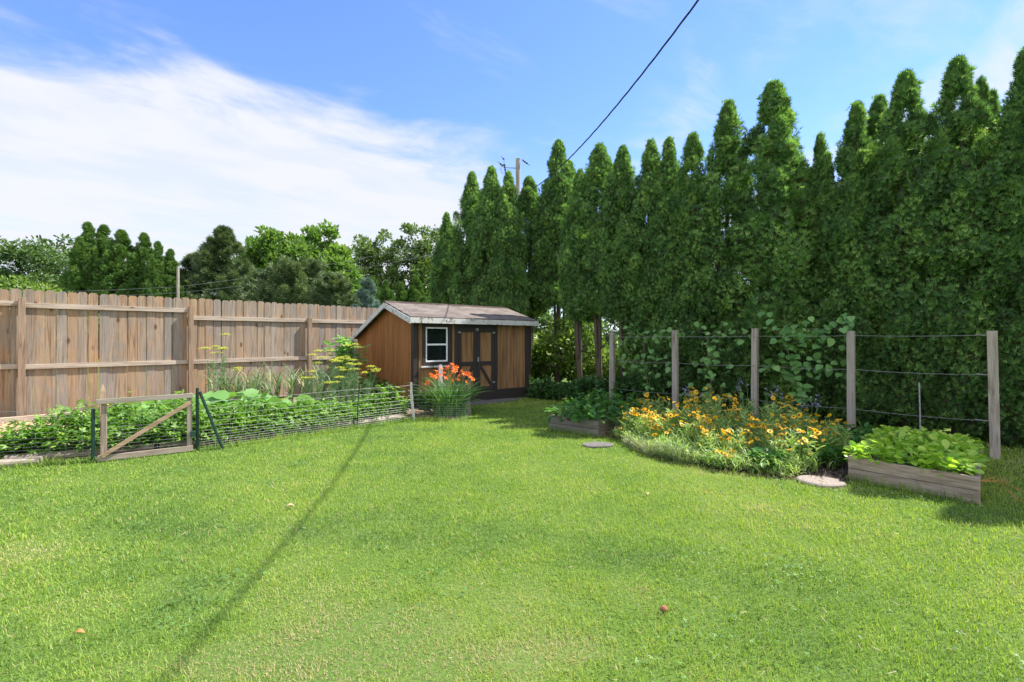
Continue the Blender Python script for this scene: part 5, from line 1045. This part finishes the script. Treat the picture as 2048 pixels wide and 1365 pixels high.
# service cable: three strands twisted, hung from the pole to the house behind the camera
n = 170; strands = [[], [], []]; ctr = []
for i in range(n+1):
    yy = 15.5-18.5*i/n; ctr.append(Vector((3.27-.2*yy, yy, 5.225+.016*(yy-8.25)**2)))
A = ctr[0]
for k in range(3):
    for i, c_ in enumerate(ctr):
        a = i*.55+k*2.094; strands[k].append(c_+Vector((math.cos(a)*.0075, 0, math.sin(a)*.0075)))
cb_ = empty('service_cable', A, 'twisted black overhead cable crossing the sky to the pole', 'cable')
for k in range(3): mb = MB(); mb.tube([p-A for p in strands[k]], .0062, 6); mb.build('strand', M['cable'], cb_, smooth=True)
mb = MB(); p2 = Vector(gp(356, 24)); mb.tube([p2, p2+Vector((0, 0, H_(533, 24)))], [.075, .06], 9); tag(mb.build('utility_pole', M['greypost']), 'thin grey pole beyond the fence beside the pine', 'utility pole')
for k, (z0, z1, lab) in enumerate(((4.05, 5.6, 'upper thin line strung beyond the fence'), (3.75, 4.9, 'lower thin line strung beyond the fence'))):
    mb = MB(); a = Vector((-40, 22, z0-.2)); b = p2+Vector((0, 0, z0)); c_ = Vector((-1.5, 27, z1+2)); mb.tube(sagpts(a, b, .35)+sagpts(b, c_, .3)[1:], .006, 4); tag(mb.build('overhead_line', M['steel']), lab, 'cable', 'thin lines beyond the fence')
# ------------------------------------------------------------------ small litter on the lawn
def curl(name, loc, size, m, label, cat, seed, rz):
    g = random.Random(seed); mb = MB(); n = 7; vs = []
    for i in range(n):
        u = i/(n-1); w_ = size*.28*math.sin(math.pi*(u*.9+.05)); z = size*(.12+.25*math.sin(u*3.0)); vs += [(u*size-size/2, -w_, z+w_*.4), (u*size-size/2, 0, z-w_*.15), (u*size-size/2, w_, z+w_*.5)]
    mb.add(vs, [(3*i+j, 3*i+j+1, 3*i+4+j, 3*i+3+j) for i in range(n-1) for j in range(2)]); o = mb.build(name, m, smooth=True); o.location = loc; o.rotation_euler = (0, 0, rz); md = o.modifiers.new('thick', 'SOLIDIFY'); md.thickness = .001; tag(o, label, cat)
def G(px, py, z=.03): Y = 950*1.4/(py-679); return ((px-1024)/950*Y, Y, z)
curl('fallen_leaf', G(158, 1277, .015), .045, M['oran'], 'small orange dry leaf lying at the lower left of the lawn', 'leaf', 1, .3)
curl('fallen_leaf', G(580, 1020, .012), .07, M['strawc'], 'pale curled dry leaf near the cable shadow', 'leaf', 2, .5)
curl('fallen_leaf', G(1296, 993, .012), .05, M['strawc'], 'brown dry scrap on the lawn before the border tufts', 'leaf', 3, 1.2)
mb = MB(); r0 = .019
vs = []; nn = 10
for i in range(7):
    ph = math.pi*i/6; rr_ = r0*math.sin(ph)*(1+.12*(i % 2)); vs += [(rr_*math.cos(6.283*j/nn)*(1+.15*(j % 2)), rr_*math.sin(6.283*j/nn)*.8, r0*.8*math.cos(ph)) for j in range(nn)]
mb.add(vs, [(i*nn+j, i*nn+(j+1) % nn, (i+1)*nn+(j+1) % nn, (i+1)*nn+j) for i in range(6) for j in range(nn)]); o = mb.build('pine_cone', M['cone']); o.location = G(1328, 1226, .022); tag(o, 'brown cone like seed head lying on the near lawn', 'seed head')
